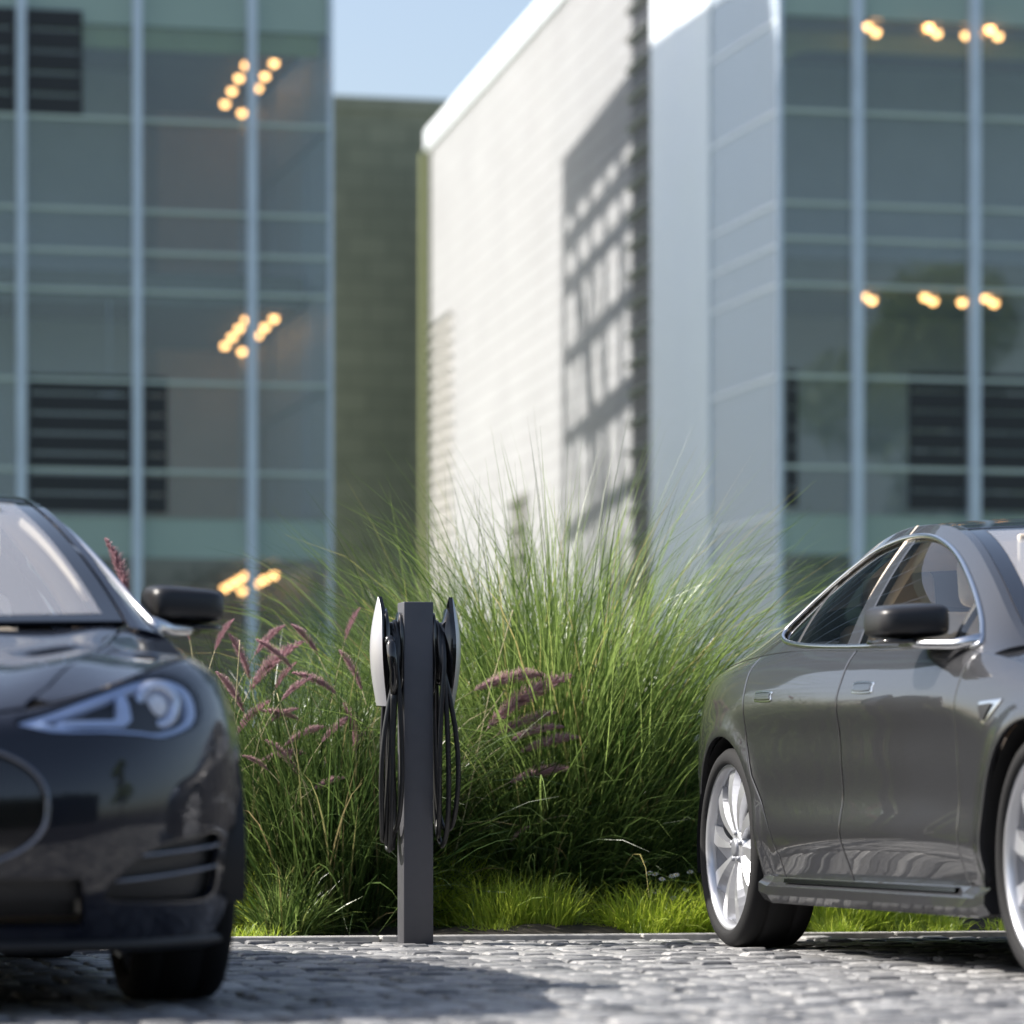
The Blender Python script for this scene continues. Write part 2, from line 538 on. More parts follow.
for i in range(len(xs) - 1):
    for (z0, z1) in ((0.02, 3.54), (4.02, 6.72), (6.77, 9.94), (10.5, 12.9), (13.4, 15.1)):
        MB().box(*L(xs[i + 1] + .057, xs[i] - .057 if i else xs[i], LY + .000, LY + .012, z0, z1)).build('window_pane', M_facade_glass, gl)
# side facade towards the yard: glazed office part, then the open lattice of the rear bay
for j in range(2):
    y = LY + 1.6 + j * 2.4
    MB().box(*L(LX - .03, LX + .05, y - .045, y + .045, 0, ROOF)).build('mullion', M_alu, gl)
for z in [3.8, 5.66, 6.95, 8.82, 10.2, 11.8, 13.2]:
    MB().box(*L(LX - .04, LX + .035, LY + .07, LYM, z - .045, z + .045)).build('transom', M_alu, gl)
MB().box(*L(LX - .012, LX, LY + .07, LYM, .02, 15.1)).build('side_glazing', M_pale_reflect, gl)
lt = MB()
for j, y in enumerate((LYM + .15, LYM + 1.2, LYM + 2.35, LYM + 3.5, LYM + 4.6, LYB - .08)):
    wv = (.22, .12, .13, .12, .10, .10)[j]
    lt.box(*L(LX - .10, LX + .05, y - wv, y + wv, 0, 14.9))
for z, h_ in ((14.3, .12), (13.65, .10), (12.6, .10), (11.4, .08), (10.0, .09), (8.7, .08), (7.3, .10), (5.9, .08), (4.5, .10), (3.0, .10)):
    lt.box(*L(LX - .08, LX + .03, LYM + .2, LYB - .1, z - h_, z + h_))
lt.tube([(0, LYM + .1 - LY, 5.2), (0, LYB - .9 - LY, 14.7)], .16, 6)
lt.build('side_lattice', M_alu, gl)
MB().box(*L(LX - .25, LX + .03, LYM, LYB, 14.9, 15.6)).build('roof_edge_beam', M_slab, gl)
# back wall of the offices and rear bay lattice
MB().box(*L(LX0, 7.35, LY + 3.0, LY + 3.15, 0, 15.2)).build('inner_wall', M_inner, gl)
MB().box(*L(LX0, 8.1, LYM - .2, LYM, 0, 15.2)).build('inner_wall', M_inner, gl)
MB().box(*L(8.1, 9.22, LYM - .25, LYM - .05, 0, 15.2)).build('inner_wall', M_beige, gl)
MB().box(*L(LX0 - .2, LX0, LY, LYM, 0, 15.2)).build('end_wall', M_inner, gl)
rb = MB()
for i in range(4):
    x = LX - .3 - i * 3.9
    rb.box(*L(x - .06, x + .06, LYM + .02, LYB, 15.3, 15.5))
for j in range(2):
    y = LYM + 1.8 + j * 2.2
    rb.box(*L(LX0, LX - .26, y - .05, y + .05, 15.32, 15.52))
rb.build('roof_lattice', M_alu, gl)
bk = MB()
for i in range(4):
    x = LX - .6 - i * 3.9
    bk.box(*L(x - .05, x + .05, LYB - .1, LYB, 0, 15.3))
for z in (3.8, 7, 10.2, 13): bk.box(*L(LX0, LX - .06, LYB - .08, LYB - .02, z - .1, z + .1))
bk.tube([(-.9, LYM + .6 - LY, 4.0), (-.5, LYB - .9 - LY, 14.6)], .12, 6)
bk.build('rear_lattice', M_alu, gl)
blind(gl, -3.72, -3.05, -.030, 8.85, 9.9, .26, .21)
blind(gl, -5.12, -3.86, -.030, 8.85, 9.9, .26, .21)
blind(gl, -3.70, -2.46, -.030, 4.08, 5.62, .24, .20)
blind(gl, -2.30, -2.02, -.030, 4.08, 5.62, .24, .20)
# pale figure-like lamp shade behind the glass
lampw = MB().superell((0, 0, 0), (.10, .10, .13), .8, .8).build('lamp_shade', mat('white_shade', (.8, .82, .85), .5), None, (6.74, 48.9, 5.62))
lampw.data.materials[0].use_nodes = True
MB().tube([(0, 0, .12), (0, 0, 1.12)], .012, 6).build('flex', M_alu, lampw)
tag(lampw, 'small white pendant shade above the dark blind behind the left facade', 'lamp')

# ---- right glass wing
RX, RY, RX1, RYB = 14.28, 45.5, 27.15, 51.15
gr = thing('glass_building', 'tall glass office wing on the right with a white corner panel', 'building', (RX, RY, 0))
def Rr(x0, x1, y0, y1, z0, z1): return (x0 - RX, x1 - RX, y0 - RY, y1 - RY, z0, z1)
mx2 = [15.24 + 1.48 * i for i in range(9)]
for x in mx2:
    MB().box(*Rr(x - .065, x + .065, RY - .10, RY + .03, 0, ROOF)).build('mullion', M_alu, gr)
MB().box(*Rr(RX - .02, RX + .04, RY - .02, RY + .06, 0, ROOF)).build('corner_post', M_alu, gr)
for z in Z_TR:
    if z == 7.22: z = 7.3
    MB().box(*Rr(RX + .042, RX1, RY - .035, RY + .02, z - .022, z + .022)).build('transom', M_transom, gr)
for (z0, z1) in (Z_SLAB[0], Z_SLAB[2], (12.9, 13.4), (15.1, 15.6)):
    MB().box(*Rr(RX + .042, RX1, RY + .022, RY + .09, z0, z1)).build('spandrel', M_fascia, gr)
for (z0, z1) in Z_SLAB + [(12.9, 13.4)]:
    MB().box(*Rr(RX + .12, RX1, RY + (.092 if z0 != 6.75 else .5), RYB - .1, z0, z1 - .05)).build('floor_slab', M_slab, gr)
MB().box(*Rr(RX + .03, RX1, RY + .092, RYB, 15.2, 15.6)).build('roof', M_slab, gr)
# olive soffit frame with a rounded upper corner just inside the glass
arch = []
for a in range(0, 10):
    an = PI / 2 + (PI / 2) * a / 9
    arch.append((.74 + .66 * math.cos(an), 9.06 + .66 * math.sin(an)))
pl = [(.08, 4.05), (.08, 9.94), (13.2, 9.94), (13.2, 9.75)] + [(p[0], p[1]) for p in arch] + [(.05 + .0, 9.25)]
pl = [(.06, 9.04), (.06, 9.945), (13.2, 9.945), (13.2, 9.72)] + arch
MB().prism(pl, .80, .92).build('soffit', M_green, gr)
MB().box(*L(LX0, LX - .12, LY + .10, LY + .22, 9.70, 9.955)).build('soffit', M_green, gl)
xs = [RX + .045] + mx2
for i in range(len(xs) - 1):
    for (z0, z1) in ((0.02, 3.54), (4.02, 6.72), (6.77, 9.94), (10.5, 12.9), (13.4, 15.1)):
        MB().box(*Rr(xs[i] + (.067 if i else 0), xs[i + 1] - .067, RY, RY + .012, z0, z1)).build('window_pane', M_facade_glass, gr)
MB().box(*Rr(RX + .4, RX1, RY + 3.0, RY + 3.2, 0, 15.2)).build('inner_wall', M_inner, gr)
# side towards the yard: glazing, then white panel
YP = 48.42
MB().box(*Rr(RX, RX + .012, RY + .07, YP - .06, .02, 15.3)).build('side_glazing', M_side_glass, gr)
for z in Z_TR[1:] + [4.0, 3.5, 2.2, 9.9, 10.6]:
    MB().box(*Rr(RX - .012, RX + .03, RY + .07, YP - .06, z - .02, z + .02)).build('transom', M_whitepanel, gr)
MB().box(*Rr(RX - .03, RX + .05, YP - .055, YP + .055, 0, ROOF)).build('mullion', M_whitepanel, gr)
MB().box(*Rr(RX - .015, RX + .10, YP + .06, RYB, 0, ROOF)).build('corner_panel', M_whitepanel, gr)
blind(gr, 1.62, 2.34, -.030, 4.1, 5.62, .24, .20)
blind(gr, 2.52, 3.84, -.030, 4.1, 5.62, .24, .20)
blind(gr, .08, .22, -.030, 4.1, 5.62, .24, .20)

# ---- white brick building: long wall running away from the camera
WA = R(4.0)
wb = thing('white_building', 'white brick building with a long windowless wall and dark louvres', 'building', (14.30, 51.18, 0), -WA)
WL, WH = 20.4, 12.95
MB().box(0, 12, .0, WL, 0, WH - .42).build('wall', M_white_brick, wb)
MB().bbox(-.06, 12.06, -.02, WL + .06, WH - .418, WH, .03, 2).build('coping', M_whitepanel, wb)
MB().box(-.14, -.002, WL - .32, WL + .05, 0, WH - .45).build('corner_reflection', M_olive_reflect, wb)  # strip paints the green reflection on the wall's far corner
M_mid_louvre = mat('mid_louvre', (.14, .14, .13), .6)
def louvre(y0, y1, z0, z1, m, step=.3, dp=.10):
    o = MB().box(-.012, -.003, y0, y1, z0, z1).build('louvre', m, wb)
    s_ = MB(); z = z0
    while z < z1 - .1:
        Mx = Matrix.Translation((-.02, 0, z + .1)) @ Matrix.Rotation(R(35), 4, 'Y')
        s_.box(-dp, .0, y0, y1, -.012, .012, Mx)
        z += step
    s_.build('slat', M_pale_louvre, o)
    return o
louvre(.02, 1.35, 1.2, WH - .5, M_louvre, .40)
louvre(17.4, 19.8, 3.6, 9.3, M_pale_louvre, .24, .07)
louvre(9.7, 11.2, 2.3, 5.5, M_mid_louvre, .42)

# ---- dark block behind
db = thing('brick_building', 'flat roofed olive grey brick block in shade behind the white wall', 'building', (11.9, 74.0, 0))
MB().box(0, 14, 0, 10, 0, 13.68).build('wall', M_dark_brick, db)
MB().box(-.20, -.003, .03, 10, 0, 13.93).build('sunlit_side_wall', M_whitepanel, db)  # sunlit flank, the sun's brightness put into its white colour
MB().box(-.05, 14.05, -.06, -.003 + 10, 13.682, 13.95).build('parapet', M_dark_brick, db)

# ---- ceiling lamps seen through the glass
M_bulb = emit_mat('warm_bulb', (1.0, .47, .16), 5.0)
M_cap = mat('lamp_cap', (.05, .05, .05), .5)
def place(px, py, z):
    """point on the ceiling height z under pixel ray (used once to read positions off the photograph)"""
    D = (z - CAM_H) * F_PX / (HORIZON - py)
    t = (px - 512) / F_PX
    return (D * (math.cos(YAW) * t + math.sin(YAW)), D * (-math.sin(YAW) * t + math.cos(YAW)), z)
lamp_me = None
def lamp(loc, label, group):
    global lamp_me
    if lamp_me is None:
        a = MB().superell((0, 0, -.05), (.052, .052, .052), 1, 1, 12, 8)
        a.cur = 1
        a.lathe([(0, .001), (0, .045), (-.03, .05), (-.03, .001)], 12, 'z')
        o = a.build('ceiling_lamp', [M_bulb, M_cap])
        lamp_me = o.data
        o.location = loc
    else:
        o = bpy.data.objects.new('ceiling_lamp', lamp_me)
        COL.objects.link(o); o.location = loc
    return tag(o, label, 'lamp', group)
for (zc, dy, nm) in ((9.93, 0, 'topmost'), (6.72, 256, 'middle'), (3.5, 508, 'lowest')):
    ys = [(246, 61), (239, 74), (232, 87), (225, 100), (274, 59), (265, 72), (258, 84), (242, 109), (235, 120)]
    for (px, py) in ys:
        k_ = (zc - CAM_H) / (9.93 - CAM_H)
        py2 = HORIZON - (HORIZON - py) * k_
        lamp(place(px, py2, zc), 'warm round ceiling lamp in the %s of three clusters behind the left facade' % nm, 'lamps of the %s left cluster' % nm)
for (zc, nm) in ((9.93, 'upper'), (6.72, 'lower')):
    k_ = (zc - CAM_H) / (9.93 - CAM_H)
    for (px, py) in [(868, 22), (876, 28), (929, 23), (937, 29), (966, 31), (990, 25), (998, 32)]:
        py2 = HORIZON - (HORIZON - py) * k_ + (2 if nm == 'lower' else 0)
        lamp(place(px - (4 if nm == 'lower' else 0), py2, zc), 'warm round ceiling lamp in the %s row behind the right facade' % nm, 'lamps of the %s right row' % nm)
# ================================================================== CARS
# car frame: x to the car's left (+x), y backwards, z up; front axle at y = 0
def paint(name, col, metal, rough):
    m, t, b = new_mat(name)
    b.inputs['Base Color'].default_value = (*col, 1)
    b.inputs['Metallic'].default_value = metal
    b.inputs['Roughness'].default_value = rough
    b.inputs['Specular IOR Level'].default_value = 0.15
    b.inputs['Coat Weight'].default_value = 1.0
    b.inputs['Coat Roughness'].default_value = 0.012
    tc = t.nodes.new('ShaderNodeTexCoord')
    v = t.nodes.new('ShaderNodeTexVoronoi'); v.inputs['Scale'].default_value = 900
    t.links.new(tc.outputs['Object'], v.inputs['Vector'])
    mr = t.nodes.new('ShaderNodeMapRange'); mr.inputs['To Min'].default_value = rough - .08; mr.inputs['To Max'].default_value = rough + .10
    sx = t.nodes.new('ShaderNodeSeparateColor'); t.links.new(v.outputs['Color'], sx.inputs[0])
    t.links.new(sx.outputs[0], mr.inputs[0]); t.links.new(mr.outputs[0], b.inputs['Roughness'])
    return m
M_grey = paint('grey_paint', (.032, .0325, .036), .22, .38)
M_black = paint('midnight_paint', (.003, .0045, .012), .0, .4)
M_trim = mat('black_plastic', (.012, .012, .013), .5)
M_gloss = mat('gloss_black', (.008, .008, .009), .12, coat=.6)
M_chrome = mat('bright_trim', (.72, .73, .75), .16, metal=1)
M_darkchrome = mat('dark_trim', (.20, .21, .24), .22, metal=1)
M_rubber = mat('tyre_rubber', (.012, .012, .013), .8, spec=.3, bump=.3, bscale=300)
M_rim = mat('silver_wheel', (.56, .57, .60), .34, metal=.75)
M_rimdark = mat('wheel_barrel', (.30, .31, .34), .4, metal=.6)
M_disc = mat('brake_disc', (.30, .30, .31), .35, metal=.9)
M_cglass = glass_mat('car_glass', (.90, .93, .92), 1.5)
M_wglass = glass_mat('windscreen_glass', (.86, .89, .90), 1.52, haze=.30, hazecol=(.72, .73, .80))  # haze paints bright sky reflection and cabin light into the glass
M_roofglass = mat('dark_roof_glass', (.006, .007, .010), .04, coat=.5)
M_beigeleather = mat('beige_leather', (.62, .53, .43), .6, var=.06, scale=8)
M_darkin = mat('dark_interior', (.03, .03, .032), .7)
M_mirrorcap = mat('mirror_cap_black', (.012, .012, .014), .38)
M_lens = glass_mat('lamp_lens', (.93, .95, .98), 1.45)
M_reflector = mat('lamp_reflector', (.60, .66, .80), .28, metal=.7)
M_bowl = mat('lamp_bowl_blue_grey', (.10, .135, .22), .35, metal=.3)
M_lensbright = mat('projector_white', (.85, .87, .92), .2)
M_ledbar = mat('lamp_light_bar', (.42, .52, .74), .35)
M_redlens = mat('red_lens', (.35, .01, .012), .1, coat=.5)
M_blackmirror = mat('mirror_glass', (.75, .78, .8), .02, metal=1)

half = [(0, -.930), (.18, -.926), (.35, -.908), (.52, -.866), (.665, -.785), (.775, -.675), (.868, -.535), (.932, -.36), (.957, -.12), (.966, .18),
        (.970, .60), (.974, 1.1), (.979, 1.6), (.982, 2.1), (.983, 2.6), (.976, 3.0), (.948, 3.30), (.900, 3.52), (.83, 3.70), (.73, 3.84), (.58, 3.95), (.32, 4.02), (0, 4.04)]
full = [(-x, y) for (x, y) in half[3:0:-1]] + half + [(-x, y) for (x, y) in half[-2:-5:-1]]
ch = [0.0]
for a, b in zip(full[:-1], full[1:]): ch.append(ch[-1] + math.hypot(b[0] - a[0], b[1] - a[1]))
S0 = ch[3]
ch = [c - S0 for c in ch]
SLEN = ch[3 + len(half) - 1]
bx_s, by_s = spl(ch, [p[0] for p in full]), spl(ch, [p[1] for p in full])
_ss = np.linspace(0, SLEN, 6000)
_bx, _by = bx_s(_ss), by_s(_ss)
def s_of_y(y): return np.interp(y, np.maximum.accumulate(_by), _ss)
_im = int(np.argmax(_bx > .92))
def s_of_x(x): return np.interp(x, _bx[:_im], _ss[:_im])
def sn(s):
    e = 1e-3
    tx, ty = bx_s(s + e) - bx_s(s - e), by_s(s + e) - by_s(s - e)
    l = np.hypot(tx, ty)
    return ty / l, -tx / l
def key(v):
    return {'f': float(s_of_x(v[1]))}['f'] if v[0] == 'x' else float(s_of_y(v[1]))
# height of lower edge and shoulder along the outline
zlo_f = spl([-.5, 0, .5, 1.0, 1.45, 2.1, 4.3, 5.2, 6.2], [.172, .172, .172, .175, .20, .24, .24, .245, .26])
zhi_f = spl([key(k) for k in (('x', 0.), ('x', .3), ('x', .6), ('x', .8), ('y', -.52), ('y', -.25), ('y', 0), ('y', .3), ('y', .6), ('y', 1.1), ('y', 1.7), ('y', 2.3), ('y', 2.9), ('y', 3.4), ('y', 3.7))] + [SLEN],
            [.695, .708, .768, .828, .848, .860, .874, .912, .955, .980, .996, 1.018, 1.012, .990, .972, .965])
VK = [0, .1, .2, .35, .5, .65, .78, .88, .95, 1.0]
PROF = [
    (key(('x', 0.)),   [.075, .040, .016, .004, .000, .006, .020, .038, .062, .100]),
    (key(('x', .5)),   [.080, .044, .018, .004, .000, .006, .022, .042, .066, .104]),
    (key(('x', .8)),   [.075, .042, .020, .006, .000, .006, .022, .046, .074, .116]),
    (key(('y', -.3)),  [.050, .032, .020, .010, .003, .001, .010, .030, .060, .105]),
    (key(('y', .15)),  [.045, .026, .014, .010, .006, .000, .003, .018, .044, .090]),
    (key(('y', .6)),   [.058, .034, .014, .018, .014, .007, .000, .018, .040, .072]),
    (key(('y', 1.2)),  [.062, .036, .012, .022, .017, .010, .000, .020, .042, .068]),
    (key(('y', 2.0)),  [.062, .036, .012, .022, .017, .010, .000, .020, .042, .068]),
    (key(('y', 2.6)),  [.058, .034, .014, .017, .012, .007, .000, .018, .042, .074]),
    (key(('y', 3.1)),  [.050, .028, .016, .010, .004, .000, .002, .014, .042, .092]),
    (key(('y', 3.6)),  [.060, .030, .016, .006, .000, .002, .012, .030, .056, .095]),
    (SLEN,             [.080, .040, .018, .006, .000, .004, .012, .020, .030, .060]),
]
_pv = [spl(VK, p[1]) for p in PROF]
_card = []
for k in range(len(PROF)):
    e = [0.0] * len(PROF); e[k] = 1.0
    _card.append(spl([p[0] for p in PROF], e))
WR = .3525
def inset(s, z):
    s = np.abs(s); lo, hi = zlo_f(s), zhi_f(s)
    v = (z - lo) / (hi - lo)
    d = 0
    for k in range(len(PROF)): d = d + _card[k](np.abs(s)) * _pv[k](v)
    y = by_s(s)
    for yc in (0.0, 2.96):
        r = np.hypot(y - yc, z - WR)
        d = d - .014 * np.exp(-((r - .40) / .05) ** 2) * np.clip((bx_s(s) - .8) / .1, 0, 1)
    return d
def P_side(s, z):
    s = np.asarray(s, float); z = np.asarray(z, float)
    sg = np.where(s < 0, -1.0, 1.0); s = np.abs(s)
    nx, ny = sn(s)
    d = inset(s, z)
    return np.stack([sg * (bx_s(s) - nx * d), by_s(s) - ny * d, z], -1)

# greenhouse
zr_f = sp2([(.42, .958), (.6, 1.045), (.8, 1.145), (1.0, 1.235), (1.25, 1.325), (1.5, 1.383), (1.75, 1.408), (1.95, 1.412), (2.2, 1.393), (2.5, 1.330), (2.8, 1.235), (3.1, 1.135), (3.4, 1.065), (3.7, 1.020)])
rx_f = sp2([(.42, .81), (.6, .790), (.8, .757), (1.0, .722), (1.25, .680), (1.5, .650), (1.75, .635), (1.95, .63), (2.2, .63), (2.5, .635), (2.8, .64), (3.1, .64), (3.4, .63), (3.7, .60)])
zc_f = sp2([(.28, .965), (.5, 1.062), (.75, 1.175), (1, 1.278), (1.25, 1.358), (1.5, 1.413), (1.75, 1.441), (1.95, 1.445), (2.2, 1.434), (2.5, 1.392), (2.8, 1.312), (3.1, 1.215), (3.4, 1.125), (3.7, 1.060)])
def belt(y):
    s = s_of_y(y)
    z = zhi_f(s)
    p = P_side(s, z)
    return p[..., 0], z
def P_green(y, t):
    y = np.asarray(y, float); t = np.asarray(t, float)
    bx, zb = belt(y)
    rx, zr = rx_f(y), zr_f(y)
    x = bx + (rx - bx) * (.66 * t + .34 * t * t)
    return np.stack([x, y, zb + (zr - zb) * t], -1)
def t_of(y, z):
    bx, zb = belt(y)
    return (np.asarray(z) - zb) / np.maximum(.01, zr_f(y) - zb)
def P_cabin(x, y):
    x = np.asarray(x, float); y = np.asarray(y, float)
    r = np.abs(x) / rx_f(y)
    return np.stack([x, y, zc_f(y) - (zc_f(y) - zr_f(y)) * np.abs(r) ** 2.3], -1)
zh_f = sp2([(-.84, .693), (-.7, .748), (-.5, .806), (-.25, .855), (0, .895), (.25, .945), (.42, .975), (.6, 1.005)])
_sy = P_side(_ss, zhi_f(_ss))
_ns = int(np.argmax(_sy[:, 1] > .62))
def shoulder(y): return np.interp(y, _sy[:_ns, 1], _sy[:_ns, 0]), np.interp(y, _sy[:_ns, 1], _sy[:_ns, 2])
crest = lin([(-.84, .36), (-.6, .46), (-.2, .58), (.2, .68), (.6, .77)])
def P_hood(x, y):
    x = np.asarray(x, float); y = np.asarray(y, float)
    xs, zs = shoulder(y)
    r = np.clip(np.abs(x) / np.maximum(xs, .02), 0, 1)
    z = zh_f(y) - (zh_f(y) - zs) * r ** 2.4
    q = (np.abs(x) - crest(y)) / .10
    fade = np.clip((y + .80) / .25, 0, 1) * np.clip((1 - r) / .12, 0, 1)
    z = z + fade * .020 * np.exp(-q * q * .8)
    return np.stack([x, y, z], -1)

def pip(px, py, poly):
    inside = np.zeros(len(px), bool)
    n = len(poly)
    for i in range(n):
        x0, y0 = poly[i]; x1, y1 = poly[(i + 1) % n]
        if y0 == y1: continue
        c = ((y0 > py) != (y1 > py)) & (px < (x1 - x0) * (py - y0) / (y1 - y0) + x0)
        inside ^= c
    return inside
def seg_dist(px, py, poly):
    d = np.full(len(px), 1e9)
    n = len(poly)
    for i in range(n):
        x0, y0 = poly[i]; x1, y1 = poly[(i + 1) % n]
        dx, dy = x1 - x0, y1 - y0
        L2 = dx * dx + dy * dy
        if L2 < 1e-14: continue
        t = np.clip(((px - x0) * dx + (py - y0) * dy) / L2, 0, 1)
        d = np.minimum(d, np.hypot(px - x0 - t * dx, py - y0 - t * dy))
    return d
def resample(poly, h):
    out = []
    n = len(poly)
    for i in range(n):
        a, b = poly[i], poly[(i + 1) % n]
        m = max(1, int(math.ceil(math.hypot(b[0] - a[0], b[1] - a[1]) / h)))
        for k in range(m): out.append((a[0] + (b[0] - a[0]) * k / m, a[1] + (b[1] - a[1]) * k / m))
    return out
def smooth_poly(pts, n=14, closed=True):
    """closed Catmull-Rom through points"""
    out = []; m = len(pts)
    for i in range(m):
        p0, p1, p2, p3 = [np.array(pts[(i + k) % m], float) for k in (-1, 0, 1, 2)]
        for k in range(n):
            t = k / n
            out.append(tuple(.5 * ((2 * p1) + (-p0 + p2) * t + (2 * p0 - 5 * p1 + 4 * p2 - p3) * t * t + (-p0 + 3 * p1 - 3 * p2 + p3) * t ** 3)))
    return out
def area(p):
    return .5 * sum(p[i][0] * p[(i + 1) % len(p)][1] - p[(i + 1) % len(p)][0] * p[i][1] for i in range(len(p)))

class Skin:
    """panels lying on an analytic surface; collects them, mirrors them, builds one mesh with exact normals"""
    def __init__(s): s.V = []; s.F = []; s.N = []
    def panel(s, lift, poly, holes=(), h=.03, hb=.012, depth=.016, off=0.0, dip=.0025, rim=True, mirror=False, both=False, flip=False):
        loops = []
        for i, p in enumerate([poly] + list(holes)):
            p = resample(p, hb)
            if (area(p) < 0) != (i > 0): p = p[::-1]
            loops.append(p)
        pts = []; edges = []; lo = []
        for p in loops:
            o = len(pts)
            pts += p
            edges += [(o + k, o + (k + 1) % len(p)) for k in range(len(p))]
            lo.append((o, len(p)))
        nb = len(pts)
        out2 = np.zeros((nb, 2))
        for (o, n) in lo:
            q = np.array(pts[o:o + n])
            tg = np.roll(q, -1, 0) - np.roll(q, 1, 0)
            tg /= np.maximum(1e-9, np.linalg.norm(tg, axis=1))[:, None]
            out2[o:o + n] = np.stack([tg[:, 1], -tg[:, 0]], -1)
        A = np.array(pts)
        ringd = .006
        ring = A - out2 * ringd
        mn, mx_ = A.min(0), A.max(0)
        gx, gy = np.meshgrid(np.arange(mn[0] + h / 2, mx_[0], h), np.arange(mn[1] + h / 2, mx_[1], h))
        G = np.concatenate([ring, np.stack([gx.ravel(), gy.ravel()], -1)])
        ins = pip(G[:, 0], G[:, 1], loops[0])
        d = seg_dist(G[:, 0], G[:, 1], loops[0])
        for hp in loops[1:]:
            ins &= ~pip(G[:, 0], G[:, 1], hp)
            d = np.minimum(d, seg_dist(G[:, 0], G[:, 1], hp))
        lim = np.full(len(G), .6 * h); lim[:len(ring)] = ringd * .8
        G = G[ins & (d > lim)]
        allp = [Vector(p) for p in pts] + [Vector(p) for p in G]
        r = delaunay_2d_cdt(allp, edges, [], 0, 1e-6)
        vco, _, tri = r[0], r[1], r[2]
        vc = np.array([(v.x, v.y) for v in vco])
        T = np.array([t for t in tri if len(t) == 3])
        c = vc[T].mean(1)
        k = pip(c[:, 0], c[:, 1], loops[0])
        for hp in loops[1:]: k &= ~pip(c[:, 0], c[:, 1], hp)
        T = T[k]
        a2 = (vc[T[:, 1], 0] - vc[T[:, 0], 0]) * (vc[T[:, 2], 1] - vc[T[:, 0], 1]) - (vc[T[:, 2], 0] - vc[T[:, 0], 0]) * (vc[T[:, 1], 1] - vc[T[:, 0], 1])
        T = T[np.abs(a2) > 1e-12]; a2 = a2[np.abs(a2) > 1e-12]
        T[a2 < 0] = T[a2 < 0][:, ::-1]
        def nrm(a, b):
            e = 2e-3
            du = lift(a + e, b) - lift(a - e, b); dv = lift(a, b + e) - lift(a, b - e)
            n = np.cross(du, dv)
            return n / np.maximum(1e-12, np.linalg.norm(n, axis=1))[:, None]
        P3 = lift(vc[:, 0], vc[:, 1]); N3 = nrm(vc[:, 0], vc[:, 1])
        if flip: N3 = -N3
        P3 = P3 + N3 * off
        Nn = N3.copy()
        if rim:
            # boundary vertices keep their order in the CDT output (inputs come first)
            eps = 1e-3
            o3 = lift(A[:, 0] + out2[:, 0] * eps, A[:, 1] + out2[:, 1] * eps) - lift(A[:, 0], A[:, 1])
            o3 /= np.maximum(1e-12, np.linalg.norm(o3, axis=1))[:, None]
            P3[:nb] -= N3[:nb] * dip
            q = N3[:nb] * .95 + o3 * .25
            Nn[:nb] = q / np.linalg.norm(q, axis=1)[:, None]
        faces = [tuple(t) for t in (T[:, ::-1] if flip else T)]
        V = P3; NN = Nn
        if rim:
            inner = P3[:nb] - N3[:nb] * depth
            V = np.concatenate([P3, P3[:nb], inner]); NN = np.concatenate([Nn, o3, o3])
            b0 = len(P3)
            for (o, n) in lo:
                for i in range(n):
                    j = (i + 1) % n
                    f = (b0 + o + i, b0 + nb + o + i, b0 + nb + o + j, b0 + o + j)
                    faces.append(f[::-1] if flip else f)
        for mir in ((False, True) if both else (mirror,)):
            o = len(s.V)
            Vm = V.copy(); Nm = NN.copy()
            if mir: Vm[:, 0] *= -1; Nm[:, 0] *= -1
            s.V += [tuple(v) for v in Vm]; s.N += [tuple(v) for v in Nm]
            s.F += [tuple(i + o for i in (f[::-1] if mir else f)) for f in faces]
        return s
    def build(s, name, m, parent):
        me = bpy.data.meshes.new(name)
        me.from_pydata(s.V, [], s.F)
        me.polygons.foreach_set('use_smooth', [True] * len(s.F))
        me.normals_split_custom_set_from_vertices(s.N)
        me.update()
        return link(name, me, m, parent)

def sy(poly): return [(float(s_of_y(y)), z) for (y, z) in poly]      # (y,z) outline -> (s,z)
def dense(poly, h=.01): return resample(poly, h)
def hi(y, e=.0): return float(zhi_f(s_of_y(y))) - e
def arc(yc, r, a0, a1, n=40): return [(yc + r * math.cos(R(a0 + (a1 - a0) * k / n)), WR + r * math.sin(R(a0 + (a1 - a0) * k / n))) for k in range(n + 1)]
def topline(y0, y1, e=0.0, n=40): return [(y0 + (y1 - y0) * k / n, hi(y0 + (y1 - y0) * k / n, e)) for k in range(n + 1)]
RA = .388
GAP = .0045

